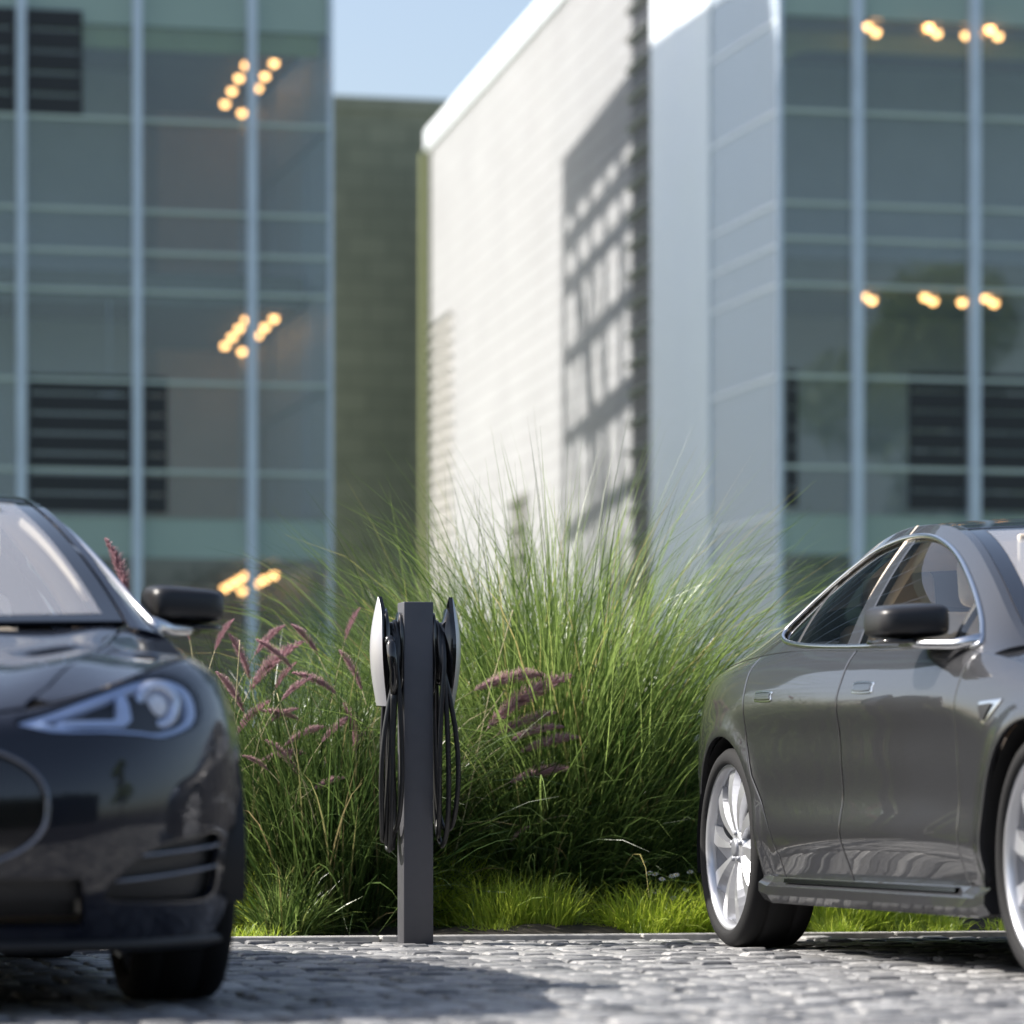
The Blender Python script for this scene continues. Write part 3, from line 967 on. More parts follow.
def make_car(label):
    car = thing('parked_car', label, 'car')
    SIDES = (1, -1)
    # ---------- inner dark shell so that gaps read dark
    sh = Skin()
    low = []
    ytail = 3.9
    poly = [(0.001, .26)] + [(float(s_of_y(y)), z) for (y, z) in [(-.45, .26)] + [p for p in arc(0, .41, 193, -13)] + [(.5, .24), (2.4, .24)] + arc(2.96, .41, 193, -13) + [(3.5, .27)]]
    poly += [(SLEN - .001, .28)] + [(s_, float(zhi_f(s_)) - .004) for s_ in np.linspace(SLEN - .001, .001, 160)]
    nose = [(-.001, .66)]
    sh.panel(P_side, poly, h=.06, off=-.03, rim=False, both=True)
    # ---------- front bumper with its openings
    HL = smooth_poly([(.340, .690), (.43, .718), (.54, .751), (.65, .782), (.73, .802), (.785, .810), (.822, .800), (.845, .768), (.842, .725), (.82, .690), (.77, .667), (.71, .655), (.655, .660), (.56, .664), (.45, .663), (.39, .672)], 8)
    # x up to .86 maps by lateral position, beyond by arc length
    def sx(v): return float(s_of_x(v)) if v <= .86 else float(s_of_x(.86)) + (v - .86) * 2.6
    HLs = [(sx(a), b) for (a, b) in HL]
    NC = [(a, .492 + b) for a, b in [(.405 * math.copysign(abs(math.cos(t)) ** .8, math.cos(t)), .158 * math.copysign(abs(math.sin(t)) ** .8, math.sin(t))) for t in np.linspace(0, 2 * PI, 72, endpoint=False)]]
    NCs = [(math.copysign(float(s_of_x(abs(a))), a), b) for a, b in NC]
    LI = smooth_poly([(.56, .275), (.60, .34), (.68, .392), (.80, .42), (.87, .425), (.875, .36), (.87, .275), (.72, .262)], 6)
    LIs = [(sx(a), b) for a, b in LI]
    VI = smooth_poly([(.900, .285), (.900, .42), (.925, .445), (.955, .44), (.962, .40), (.950, .31), (.930, .28)], 6)
    VIs = [(sx(a), b) for a, b in VI]
    CI = [(-.52, .205), (.52, .205), (.49, .322), (-.49, .322)]
    CIs = [(math.copysign(float(s_of_x(abs(a))), a), b) for a, b in dense(CI)]
    neg = lambda P: [(-a, b) for a, b in P]
    yb = -.50
    sb = float(s_of_y(yb)) - GAP
    a_end = s_of_y(-.36)
    side_edge = [(float(s_of_y(y)), z) for y, z in [(-.385, .235), (-.392, .33), (-.383, .42), (-.37, .50), (-.37, .60)]]
    right = [(0, float(zlo_f(0)))] + [(s_, float(zlo_f(s_))) for s_ in np.linspace(.05, float(s_of_y(-.40)), 30)] + side_edge
    top = [(s_, float(zhi_f(s_)) - .003) for s_ in np.linspace(sx(.905), .02, 50)]
    rpoly = right + [(sx(1.0), .63), (sx(.985), .70), (sx(.965), .765), (sx(.93), .825)] + top
    lpoly = [(-a, b) for a, b in rpoly[::-1] if a > 1e-6]
    fb = Skin()
    fb.panel(P_side, dense(rpoly[1:] + lpoly), [HLs, neg(HLs), NCs, LIs, neg(LIs), VIs, neg(VIs), CIs], h=.03, hb=.014)
    bump = fb.build('front_bumper', 'PAINT', car)
    Skin().panel(P_side, NCs, off=-.010, h=.04, rim=False).build('nose_cone', M_gloss, bump)
    def surf_tube(poly, r, off=0.0, close=True, lift=P_side, n=6):
        a = np.array(poly)
        p = lift(a[:, 0], a[:, 1])
        e = 2e-3
        n_ = np.cross(lift(a[:, 0] + e, a[:, 1]) - lift(a[:, 0] - e, a[:, 1]), lift(a[:, 0], a[:, 1] + e) - lift(a[:, 0], a[:, 1] - e))
        n_ /= np.linalg.norm(n_, axis=1)[:, None]
        p = p + n_ * off
        pts = [tuple(q) for q in p]
        return pts + pts[:2] if close else pts
    MB().tube(surf_tube(resample(NCs, .02), 0), .006, 8).build('nose_trim', M_darkchrome, bump)
    # badge in the middle of the nose: a plain shield with a T
    tb = MB(); pc = P_side(0.0, .56)
    for poly_ in ([(-.034, .028), (.034, .028), (.030, .016), (.010, .016), (.003, -.040), (-.003, -.040), (-.010, .016), (-.030, .016)], [(-.038, .038), (.038, .038), (.036, .032), (-.036, .032)]):
        tb.prism([(a, b + .56) for a, b in poly_], float(pc[1]) - .004, float(pc[1]) + .012)
    tb.build('emblem', M_chrome, bump)
    for mir in (False, True):
        f_ = neg if mir else (lambda P: P)
        sgn = -1 if mir else 1
        it = Skin().panel(P_side, LIs, off=-.05, h=.04, rim=False, mirror=mir).panel(P_side, VIs, off=-.04, h=.04, rim=False, mirror=mir).build('air_intake', M_trim, bump)
        bars = MB()
        for (x0, z0, x1, z1) in ((.575, .315, .885, .35), (.60, .372, .885, .40)):
            ss_ = np.linspace(sx(x0), sx(x1), 14); zz = np.linspace(z0, z1, 14)
            q = P_side(ss_, zz)
            bars.tube([(sgn * p[0], p[1] + .012, p[2]) for p in q], .0055, 6)
        bars.build('bar', M_darkchrome, it)
        fl = MB()
        q = P_side(sx(.93), .36)
        fl.superell((sgn * (q[0] - .02), q[1] + .02, .36), (.016, .02, .06), .6, .6, 12, 8)
        fl.build('fog_lamp', M_reflector, it)
    Skin().panel(P_side, CIs, off=-.05, h=.05, rim=False).build('grille', M_trim, bump)
    # lower lip under the bumper
    lp = MB()
    ss_ = np.linspace(-sx(.93), sx(.93), 60)
    vs = []
    for off_, z_ in ((-.02, .192), (.010, .172), (.014, .160), (-.03, .146), (-.10, .150)):
        for s_ in ss_:
            sg_ = -1 if s_ < 0 else 1; sa = abs(s_)
            nx, ny = sn(sa); d = float(inset(sa, float(zlo_f(sa))))
            vs.append((sg_ * (float(bx_s(sa)) - nx * (d - off_)), float(by_s(sa)) - ny * (d - off_), z_))
    n_ = len(ss_)
    lp.add(vs, [(r_ * n_ + i, r_ * n_ + i + 1, (r_ + 1) * n_ + i + 1, (r_ + 1) * n_ + i) for r_ in range(4) for i in range(n_ - 1)], True)
    lp.build('bumper_lip', M_trim, bump)
    # ---------- headlights
    for mir in (False, True):
        sgn = -1 if mir else 1
        hl = Skin().panel(P_side, HLs, off=-.002, h=.03, rim=False, mirror=mir).build('headlight', M_lens, car)
        Skin().panel(P_side, HLs, off=-.045, h=.03, rim=False, mirror=mir).build('lamp_bowl', M_bowl, hl)
        # light bar: band following the outline
        HLa = np.array(HLs); cen = np.array([sx(.69), .716])
        def inner(k): return [tuple(cen + (p - cen) * np.array([k, k])) for p in HLa]
        o_ = inner(.965); i_ = inner(.80)
        Skin().panel(P_side, o_, [i_], off=-.012, h=.03, depth=.03, mirror=mir).build('light_bar', M_ledbar, hl)
        ib = [(sx(.45), .700), (sx(.60), .700), (sx(.622), .708), (sx(.635), .760), (sx(.665), .772), (sx(.655), .70), (sx(.63), .684), (sx(.45), .682)]
        Skin().panel(P_side, ib, off=-.016, h=.02, depth=.03, mirror=mir).build('light_bar', M_ledbar, hl)
        c = P_side(sx(.745), .732); nx, ny = sn(sx(.74))
        ax = Vector((sgn * nx * .25, ny, .08)).normalized()
        Mx = Matrix.Translation((sgn * (c[0] - .018), c[1] + .020, c[2])) @ Vector((1, 0, 0)).rotation_difference(ax).to_matrix().to_4x4()
        def lam(prof, nm, m):
            b = MB().lathe(prof, 28)
            b.v = [tuple(Mx @ Vector(v)) for v in b.v]
            return b.build(nm, m, hl)
        lam([(-.02, .034), (.006, .036), (.012, .05), (.002, .060), (-.02, .062)], 'projector_ring', M_reflector)
        lam([(.010, .0005), (.008, .014), (.002, .026), (-.012, .033)], 'projector_lens', M_lensbright)
    # ---------- bonnet and front wings
    hx = lin([(-.78, .37), (-.70, .43), (-.5, .52), (-.2, .615), (.1, .685), (.47, .775)])
    def cowl(x): return .28 + .18 * (abs(x) / .8) ** 2
    hood_r = [(float(np.interp(s_, _ss, _sy[:, 0])), float(np.interp(s_, _ss, _sy[:, 1])) + .008) for s_ in np.linspace(0, .44, 24)]
    hood_r = [p for p in hood_r if p[0] < .365] + [(float(hx(y)) - GAP, y) for y in np.linspace(-.775, .42, 50)]
    hood_r += [(x, cowl(x)) for x in np.linspace(.755, 0, 24)]
    hood = hood_r + [(-x, y) for x, y in hood_r[::-1] if x > 1e-6]
    Skin().panel(P_hood, hood, h=.035, hb=.015).build('bonnet', 'PAINT', car)
    wing_top = [(float(hx(y)) + GAP, y) for y in np.linspace(.455, -.76, 60)] + \
               [(float(np.interp(s_, _ss, _sy[:, 0])), float(np.interp(s_, _ss, _sy[:, 1])) + .002) for s_ in np.linspace(sx(.45), float(s_of_y(.605)), 140) ]
    wing_top = wing_top + [(.80, .605), (.80, .47)]
    wing_side = sy(arc(0, RA, -12, 130) ) + [(sx(1.0) + GAP, .635), (sx(.985) + GAP, .70), (sx(.965) + GAP, .765), (sx(.93) + GAP, .825)] + \
                [(s_, float(zhi_f(s_))) for s_ in np.linspace(sx(.905) + GAP, float(s_of_y(.585)), 60)] + sy([(.592, .90), (.60, .70), (.602, .45), (.602, .245)])
    for mir in (False, True):
        k = Skin()
        k.panel(P_side, dense(wing_side), h=.03, hb=.014, mirror=mir, dip=.0)
        k.panel(P_hood, dense(wing_top), h=.03, hb=.014, mirror=mir, dip=.0, rim=False)
        wing = k.build('front_wing', 'PAINT', car)
        sgn = -1 if mir else 1
        # side marker badge: bright triangle with a dark centre
        tri = [(.235, .800), (.400, .796), (.398, .785), (.362, .728), (.345, .726), (.318, .740), (.245, .788)]
        tri_in = [(.405, .740), (.475, .740), (.445, .69)]
        mk = Skin().panel(P_side, sy(tri), off=.006, h=.02, mirror=mir).build('side_badge', M_chrome, wing)
        Skin().panel(P_side, sy([(.285, .788), (.386, .785), (.352, .737), (.335, .742)]), off=.0105, h=.02, rim=False, mirror=mir).build('badge_inlay', M_trim, mk)
    # ---------- doors
    gl_pts = [(.615, .968), (.80, .978), (1.2, .994), (1.67, 1.006), (2.1, 1.024), (2.40, 1.046), (2.54, 1.066), (2.605, 1.092), (2.585, 1.130), (2.45, 1.224), (2.2, 1.328), (2.0, 1.362), (1.8, 1.370), (1.6, 1.356), (1.4, 1.318), (1.2, 1.260), (1.0, 1.182), (.82, 1.098), (.68, 1.022)]
    dlo = smooth_poly(gl_pts, 8)
    dlo_t = [(y, float(t_of(y, z))) for y, z in dlo]
    for mir in (False, True):
        sgn = -1 if mir else 1
        fd = topline(.592, 1.665, 0) + [(1.672, .85), (1.672, .5), (1.672, .25)] + [(.610, .25), (.610, .45), (.607, .70), (.600, .90)]
        fd[0] = (.593, hi(.593))
        door_f = Skin().panel(P_side, sy(dense(fd)), h=.03, hb=.014, mirror=mir).build('front_door', 'PAINT', car)
        rd = topline(1.677, 2.71, 0) + [(2.70, .93), (2.688, .85), (2.665, .72), (2.60, .60), (2.50, .49), (2.41, .40), (2.375, .33), (2.37, .25), (1.682, .25), (1.682, .5), (1.682, .85)]
        door_r = Skin().panel(P_side, sy(dense(rd)), h=.03, hb=.014, mirror=mir).build('rear_door', 'PAINT', car)
        for dr, yh in ((door_f, 1.44), (door_r, 2.46)):
            hp = smooth_poly([(yh - .085, .848), (yh + .085, .852), (yh + .092, .868), (yh + .085, .888), (yh - .085, .884), (yh - .092, .866)], 5)
            hd = Skin().panel(P_side, sy(hp), off=.004, h=.02, hb=.008, mirror=mir).build('door_handle', M_chrome, dr)
            hp2 = [((y - yh) * .88 + yh, (z - .868) * .72 + .868) for y, z in hp]
            Skin().panel(P_side, sy(hp2), off=.0075, h=.02, hb=.008, mirror=mir, rim=True, depth=.003).build('handle_face', M_gloss, hd)
        # windows
        def clip(pts, a, b): return [p for p in pts if a <= p[0] <= b]
        def pane(y0, y1, z_extra=0):
            P_ = [(min(max(y, y0), y1), t) for y, t in dlo_t]
            return P_
        def inset_poly(P_, y0, y1):
            # the DLO between two (possibly leaning) pillar lines
            out = []
            for y, t in dense(P_, .012):
                a = y0[0] + (y0[1] - y0[0]) * t; b = y1[0] + (y1[1] - y1[0]) * t
                out.append((min(max(y, a), b), t))
            return out
        wf = inset_poly(dlo_t, (.83, .90), (1.685, 1.80))
        wq0 = inset_poly(dlo_t, (.0, .0), (.805, .875))
        wr = inset_poly(dlo_t, (1.80, 1.915), (2.33, 2.40))
        wq = inset_poly(dlo_t, (2.355, 2.425), (3.5, 3.5))
        def dd(P_):
            o = [P_[0]]
            for p in P_[1:]:
                if math.hypot(p[0] - o[-1][0], p[1] - o[-1][1]) > .004: o.append(p)
            if math.hypot(o[0][0] - o[-1][0], o[0][1] - o[-1][1]) < .004: o.pop()
            # drop degenerate back-and-forth runs along the pillar lines
            return o
        Skin().panel(P_green, dd(wf), off=-.006, h=.05, rim=False, mirror=mir).build('door_window', M_cglass, door_f)
        Skin().panel(P_green, dd(wq0), off=-.006, h=.05, rim=False, mirror=mir).build('quarter_light', M_cglass, door_f)
        Skin().panel(P_green, dd(wr), off=-.006, h=.05, rim=False, mirror=mir).build('door_window', M_cglass, door_r)
        # pillars between the panes
        def strip(l0, l1, nm, m, par, off=-.004):
            P_ = inset_poly(dlo_t, l0, l1)
            return Skin().panel(P_green, dd(P_), off=off, h=.04, mirror=mir, depth=.02).build(nm, m, par)
        strip((.805, .875), (.83, .90), 'window_bar', M_trim, door_f)
        strip((1.685, 1.80), (1.80, 1.915), 'window_pillar', 'PAINT', door_r)
        strip((2.33, 2.40), (2.355, 2.425), 'window_bar', M_trim, door_r)
        # frame round the openings: pillars and roof rail
        fr = [(y, 0.0) for y in np.linspace(.595, 3.7, 200)] + [(3.7, .5)] + [(y, 1.0) for y in np.linspace(3.7, .43, 220)] + [(.47, .0)]
        gf = Skin()
        gf.panel(P_green, dense(fr, .02), [[(y, t) for y, t in dlo_t]], h=.05, hb=.02, mirror=mir, dip=0.0, rim=True, depth=.03)
        # strip of painted roof edge beside the glass roof
        ed = [(float(rx_f(y)) , y) for y in np.linspace(.43, 3.70, 120)] + [(float(rx_f(y)) - .026, y) for y in np.linspace(3.70, .43, 120)]
        gf.panel(P_cabin, ed, h=.03, hb=.02, mirror=mir, rim=False)
        frame = gf.build('side_frame', 'PAINT', car)
        Skin().panel(P_green, dd(wq), off=-.006, h=.05, rim=False, mirror=mir).build('quarter_window', M_cglass, frame)
        pts = surf_tube(resample(dlo_t, .03), 0, .002, True, P_green)
        MB().tube([(sgn * p[0], p[1], p[2]) for p in pts], .0095, 6).build('window_trim', M_chrome, frame)
        # rear quarter
        rq = arc(2.96, RA, 130, -14)
        rq = [(2.718, hi(2.718)), (2.708, .93), (2.696, .85), (2.673, .72), (2.608, .60), (2.508, .49), (2.418, .40), (2.383, .33), (2.378, .25), (2.58, .25)] + arc(2.96, RA, 190, 0) + [(3.42, .36), (3.45, .60), (3.62, .70), (3.70, .84), (3.70, hi(3.70))] + topline(3.70, 2.72)[1:]
        Skin().panel(P_side, sy(dense(rq)), h=.03, hb=.014, mirror=mir).build('rear_wing', 'PAINT', car)
        # sill with bright strip
        sl_ = MB(); n_ = 24
        yy = np.linspace(.40, 2.565, n_)
        prof = [(.056, .258), (.048, .240), (.030, .225), (.030, .196), (.050, .168), (.30, .160), (.30, .258)]
        vs = []
        for y in yy:
            xo = float(bx_s(s_of_y(y)))
            for d_, z_ in prof: vs.append((sgn * (xo - d_ + .012), y, z_ + (.012 if y > 2.5 or y < .45 else 0)))
        m_ = len(prof)
        fs = [(i * m_ + k_, i * m_ + (k_ + 1) % m_, (i + 1) * m_ + (k_ + 1) % m_, (i + 1) * m_ + k_) for i in range(n_ - 1) for k_ in range(m_)]
        fs += [tuple(range(m_)), tuple((n_ - 1) * m_ + k_ for k_ in range(m_))[::-1]]
        sl_.add(vs, fs, False)
        sill = sl_.build('sill', 'PAINT', car)
        cs = MB()
        cs.add([(sgn * (float(bx_s(s_of_y(y))) - .030 + a), y, z_) for y in np.linspace(.66, 2.30, 12) for a, z_ in ((0, .238), (.006, .240), (.004, .253), (-.02, .256))],
               [(i * 4 + k_, i * 4 + (k_ + 1) % 4, (i + 1) * 4 + (k_ + 1) % 4, (i + 1) * 4 + k_) for i in range(11) for k_ in range(4)])
        cs.build('bright_strip', M_darkchrome, sill)
        # wheel arch liners
        for yc in (0, 2.96):
            ln = MB(); n_ = 26; vs = []
            for k_ in range(n_ + 1):
                an = R(-14 + 208 * k_ / n_)
                for xx in (.955, .62):
                    vs.append((sgn * xx, yc + (RA + .004) * math.cos(an), WR + (RA + .004) * math.sin(an)))
            ln.add(vs, [(2 * k_, 2 * k_ + 2, 2 * k_ + 3, 2 * k_ + 1) for k_ in range(n_)], True)
            ln.add([(sgn * .62, yc + (RA + .01) * math.cos(R(-20 + 220 * k_ / n_)), WR + (RA + .01) * math.sin(R(-20 + 220 * k_ / n_))) for k_ in range(n_ + 1)], [tuple(range(n_ + 1))])
            ln.build('arch_liner', M_trim, car)
        # mirror
        arm = MB()
        bx0, bz0 = belt(.72)
        arm.tube([(sgn * (float(bx0) - .03), .63, .985), (sgn * (float(bx0) + .03), .70, .975), (sgn * (float(bx0) + .09), .78, .978), (sgn * (float(bx0) + .13), .88, .985)], [.022, .017, .015, .018], 10)
        mo = arm.build('door_mirror', M_chrome, car)
        def shape(p):
            # flat bottom, rounded top, tapering outwards
            x, y, z = p
            z = z * (1.0 - .25 * (x * .5 + .5)) * (1 + .12 * y) if z > 0 else z * .62
            y = y * (1 - .18 * (x * .5 + .5)) + .10 * (x * .5 + .5)
            return Vector((x, y, z))
        hsn = MB().superell((sgn * 1.005, .925, 1.045), (sgn * .108, .135, .068), .42, .42, 32, 20, shape)
        hsn.build('mirror_shell', M_mirrorcap, mo)
        MB().superell((sgn * 1.000, .925, .988), (sgn * .110, .128, .013), .5, .5, 28, 8, shape).build('mirror_base', M_gloss, mo)
        MB().superell((sgn * 1.002, 1.05, 1.050), (sgn * .085, .012, .046), .4, .5, 24, 10).build('mirror_glass', M_blackmirror, mo)
    # ---------- roof, windscreen, hatch
    def cab(y_lo, y_hi, e=.030):
        """outline in plan between two cross lines given as functions of x"""
        R_ = []
        ys = np.linspace(0, 1, 60)
        # right side going back
        yl = float(y_lo(.66)); yh = float(y_hi(.60))
        out = [(x, float(y_lo(x))) for x in np.linspace(-(float(rx_f(yl)) - e), float(rx_f(yl)) - e, 40)]
        out += [(float(rx_f(y)) - e, y) for y in np.linspace(float(y_lo(float(rx_f(yl)) - e)) + .02, float(y_hi(float(rx_f(yh)) - e)) - .02, 50)]
        out += [(x, float(y_hi(x))) for x in np.linspace(float(rx_f(yh)) - e, -(float(rx_f(yh)) - e), 40)]
        out += [(-(float(rx_f(y)) - e), y) for y in np.linspace(float(y_hi(float(rx_f(yh)) - e)) - .02, float(y_lo(float(rx_f(yl)) - e)) + .02, 50)]
        return out
    w0 = lambda x: .29 + .17 * (abs(x) / .75) ** 2
    w1 = lambda x: 1.36 + .05 * (abs(x) / .6) ** 2
    w2 = lambda x: 1.375 + .05 * (abs(x) / .6) ** 2
    w3 = lambda x: 2.62 - .05 * (abs(x) / .6) ** 2
    w4 = lambda x: 2.635 - .05 * (abs(x) / .6) ** 2
    w5 = lambda x: 3.55 - .06 * (abs(x) / .6) ** 2
    ws = cab(w0, w1)
    cw = np.array([0, .8])
    wi = [(cw[0] + (x - cw[0]) * .925, .84 + (y - .84) * .93) for x, y in ws]
    wsf = Skin().panel(P_cabin, ws, [wi], h=.05, hb=.02, off=-.002).build('windscreen_border', M_roofglass, None)
    wso = Skin().panel(P_cabin, wi, h=.06, hb=.02, off=-.003, rim=False).build('windscreen', M_wglass, car)
    wsf.parent = wso
    Skin().panel(P_cabin, cab(w2, w3), h=.05, hb=.02).build('roof', M_roofglass, car)
    Skin().panel(P_cabin, cab(w4, w5), h=.05, hb=.02, off=-.002).build('rear_window', M_roofglass, car)
    # tail deck and rear bumper
    def P_deck(x, y):
        x = np.asarray(x, float); y = np.asarray(y, float)
        return np.stack([x, y, np.full(x.shape, 1.0) - .035 * np.clip((np.abs(x) - .2) / .5, 0, 1) + .05 * np.clip((3.75 - y) / .2, 0, 1) + .018 * np.clip((y - 3.8) / .15, 0, 1)], -1)
    _m = _sy[:, 1] > 3.55
    tail_r = [(float(p[0]), float(p[1])) for p in _sy[_m][::40]]
    deck = [(x, 3.55 - .06 * (x / .6) ** 2 + .008) for x in np.linspace(-.55, .55, 24)] + [(.60, 3.56)] + [p for p in tail_r if p[1] > 3.57] + [(-p[0], p[1]) for p in tail_r[::-1] if p[1] > 3.57 and p[0] > .01] + [(-.60, 3.56)]
    Skin().panel(P_deck, deck, h=.05, hb=.02).build('boot_lid', 'PAINT', car)
    TL = smooth_poly([(SLEN - .95, .86), (SLEN - .75, .93), (SLEN - .50, .95), (SLEN - .36, .93), (SLEN - .36, .85), (SLEN - .55, .82), (SLEN - .80, .81)], 6)
    rb_ = [(float(s_of_y(3.45)) + .0, .28)] + sy([(3.425, .36), (3.458, .60), (3.628, .70), (3.708, .84), (3.708, hi(3.708))]) + [(s_, float(zhi_f(s_)) - .002) for s_ in np.linspace(float(s_of_y(3.72)), SLEN, 40)] + [(SLEN, .27)] + [(s_, .27) for s_ in np.linspace(SLEN - .1, float(s_of_y(3.5)), 20)]
    k = Skin().panel(P_side, dense(rb_), [TL], h=.04, hb=.016, both=True, dip=0)
    rbo = k.build('rear_bumper', 'PAINT', car)
    for mir in (False, True):
        Skin().panel(P_side, TL, off=-.003, h=.04, rim=False, mirror=mir).build('tail_light', M_redlens, car)
    sh.build('inner_shell', M_trim, car)
    ub = MB()
    ub.box(-.86, .86, .42, 2.54, .165, .20); ub.box(-.60, .60, -.75, .419, .19, .22); ub.box(-.60, .60, 2.541, 3.8, .19, .26)
    ub.box(-.58, .58, -.70, .30, .50, .60); ub.box(-.60, .60, 2.6, 3.8, .70, .74)
    ub.build('underbody', M_trim, car)
    # ---------- wheels
    def wheel(xc, yc, side):
        wh = bpy.data.objects.new('wheel', None); COL.objects.link(wh); wh.parent = car
        wh.location = (side * xc, yc, WR)
        s_ = side
        wd = .120
        tp = [(-wd * .86, .287), (-wd, .297), (-wd * 1.04, .310), (-wd * .98, .335), (-wd * .86, .348), (-.055, WR), (-.05, WR - .006), (-.044, WR), (0, WR), (.044, WR), (.05, WR - .006), (.055, WR), (wd * .86, .348), (wd * .98, .335), (wd * 1.04, .310), (wd, .297), (wd * .86, .287)]
        MB().lathe([(s_ * a, r) for a, r in tp], 72).build('tyre', M_rubber, wh)
        rm = MB()
        rm.lathe([(s_ * a, r) for a, r in [(-.10, .282), (.080, .272), (.094, .274), (.106, .283), (.110, .290), (.108, .295), (.09, .292)]], 72)
        rim = rm.build('rim', M_rim, wh)
        br = MB()
        br.lathe([(s_ * a, r) for a, r in [(-.10, .278), (.0, .256), (.075, .268)]], 64)
        br.build('rim_barrel', M_rimdark, rim)
        sp_ = MB(); NS = 10
        for k_ in range(NS):
            a0 = 2 * PI * k_ / NS
            vs = []; nr = 9
            for i in range(nr):
                f = i / (nr - 1)
                r = .045 + (.274 - .045) * f
                sw = a0 + .10 * f * f                        # gentle swirl
                w0_ = .030 + (.178 - .030) * f ** 1.15       # angular width falls out of this arc
                wa = w0_ / max(r, .05) * .5
                xo = .060 + .032 * math.sin(PI * min(1, f * .62 + .18)) + .006 * f
                lead = sw - wa * .95; trail = sw + wa * .60
                cr_ = sw - wa * .10
                vs += [(s_ * (xo - .050 * f - .012), r * math.cos(lead), r * math.sin(lead)),
                       (s_ * xo, r * math.cos(cr_), r * math.sin(cr_)),
                       (s_ * (xo - .002), r * math.cos(trail), r * math.sin(trail)),
                       (s_ * (xo - .030), r * math.cos(trail), r * math.sin(trail))]
            fs = []
            for i in range(nr - 1):
                for q in range(3):
                    fs.append((i * 4 + q, i * 4 + q + 1, (i + 1) * 4 + q + 1, (i + 1) * 4 + q))
            sp_.add(vs, fs, False)
        sp_.lathe([(s_ * a, r) for a, r in [(.02, .075), (.066, .070), (.080, .058), (.084, .036), (.084, .0)]], 32)
        sp_.build('spokes', M_rim, rim, fix=False)
        cp = MB().lathe([(s_ * a, r) for a, r in [(.083, .034), (.092, .032), (.095, .022), (.095, .0)]], 24)
        for k_ in range(5):
            an = 2 * PI * k_ / 5 + .3
            cp.lathe([(s_ * .076, .009), (s_ * .090, .009), (s_ * .090, .0)], 8, 'x', (0, .050 * math.cos(an), .050 * math.sin(an)))
        cp.build('hub_cap', M_rimdark, rim)
        MB().lathe([(s_ * a, r) for a, r in [(.028, .06), (.028, .178), (.008, .178), (.008, .06)]], 48).build('brake_disc', M_disc, wh)
        cl = MB()
        for k_ in range(8):
            an = R(150 + 60 * k_ / 7 - 30)
            cl.box(-.02, .05, -.03, .03, -.02, .02, Matrix.Translation((s_ * .02, .165 * math.cos(an), .165 * math.sin(an))) @ Matrix.Rotation(an, 4, 'X'))
        cl.build('brake_caliper', M_trim, wh)
        return wh
    for yc, xc in ((0, .822), (2.96, .842)):
        for side in SIDES: wheel(xc, yc, side)
    # ---------- cabin
    def seat(x, y, w_, par):
        st = MB()
        st.bbox(x - w_ / 2, x + w_ / 2, y - .28, y + .24, .40, .58, .05, 3)
        o = st.build('seat', M_beigeleather, par)
        bk = MB().bbox(-w_ / 2, w_ / 2, -.06, .06, 0, .60, .05, 3, Matrix.Translation((x, y + .24, .55)) @ Matrix.Rotation(R(-16), 4, 'X'))
        for s_ in (-1, 1):
            bk.bbox(s_ * w_ * .42 - .05, s_ * w_ * .42 + .05, -.11, .03, .05, .50, .03, 3, Matrix.Translation((x, y + .24, .55)) @ Matrix.Rotation(R(-16), 4, 'X'))
        bk.build('backrest', M_beigeleather, o)
        MB().bbox(-.13, .13, -.045, .045, .61, .79, .04, 3, Matrix.Translation((x, y + .23, .55)) @ Matrix.Rotation(R(-12), 4, 'X')).build('headrest', M_beigeleather, o)
    for x in (-.38, .38): seat(x, 1.45, .50, car)
    for x in (-.40, .0, .40): seat(x, 2.36, .42, car)
    db_ = MB()
    db_.bbox(-.74, .74, .60, .98, .70, .955, .06, 3)
    db_.bbox(.20, .56, .86, 1.05, .90, .985, .04, 3)
    da = db_.build('dashboard', M_beigeleather, car)
    MB().bbox(-.12, .12, .93, .955, .66, .92, .01, 2).build('touch_screen', M_gloss, da)
    sw = MB(); ring = []
    Mx = Matrix.Translation((.38, 1.08, .92)) @ Matrix.Rotation(R(68), 4, 'X')
    ring = [Mx @ Vector((.18 * math.cos(a), .18 * math.sin(a), 0)) for a in np.linspace(0, 2 * PI, 41)]
    sw.tube(ring, .015, 8, False)
    sw.box(-.17, .17, -.02, .03, -.015, .01, Mx); sw.box(-.02, .02, -.17, .0, -.012, .008, Mx)
    sw.build('steering_wheel', M_darkin, car)
    ic = MB()
    for s_ in SIDES:
        ic.box(min(s_ * .83, s_ * .80), max(s_ * .83, s_ * .80), .66, 2.6, .30, .95)
    ic.box(-.80, .80, .5, 3.4, .24, .262)
    ic.box(-.80, .80, 2.75, 3.45, .90, .93)
    ic.build('door_lining', M_beigeleather, car)
    hd = Skin().panel(P_cabin, cab(w2, w3, .06), h=.08, hb=.04, off=.045, rim=False, flip=True).build('headlining', M_beigeleather, car)
    for s_ in SIDES:
        pts = [(s_ * (float(rx_f(y)) - .05), y, float(zr_f(y)) - .05) for y in np.linspace(.75, 1.4, 12)]
        MB().tube(pts, .022, 6).build('pillar_lining', M_beigeleather, car)
        pb = P_green(np.full(8, 1.80), np.linspace(.0, .95, 8)); 
        MB().tube([(s_ * (p[0] - .05), p[1] + .08 * i / 7, p[2]) for i, p in enumerate(pb)], .04, 6).build('pillar_lining', M_beigeleather, car)
        MB().bbox(s_ * .36 - .17, s_ * .36 + .17, 1.22, 1.245, 1.20, 1.345, .008, 2, Matrix.Identity(4)).build('sun_visor', M_beigeleather, car)
    MB().bbox(-.11, .11, 1.14, 1.17, 1.255, 1.315, .012, 2).build('rear_view_mirror', M_trim, car)
    return car

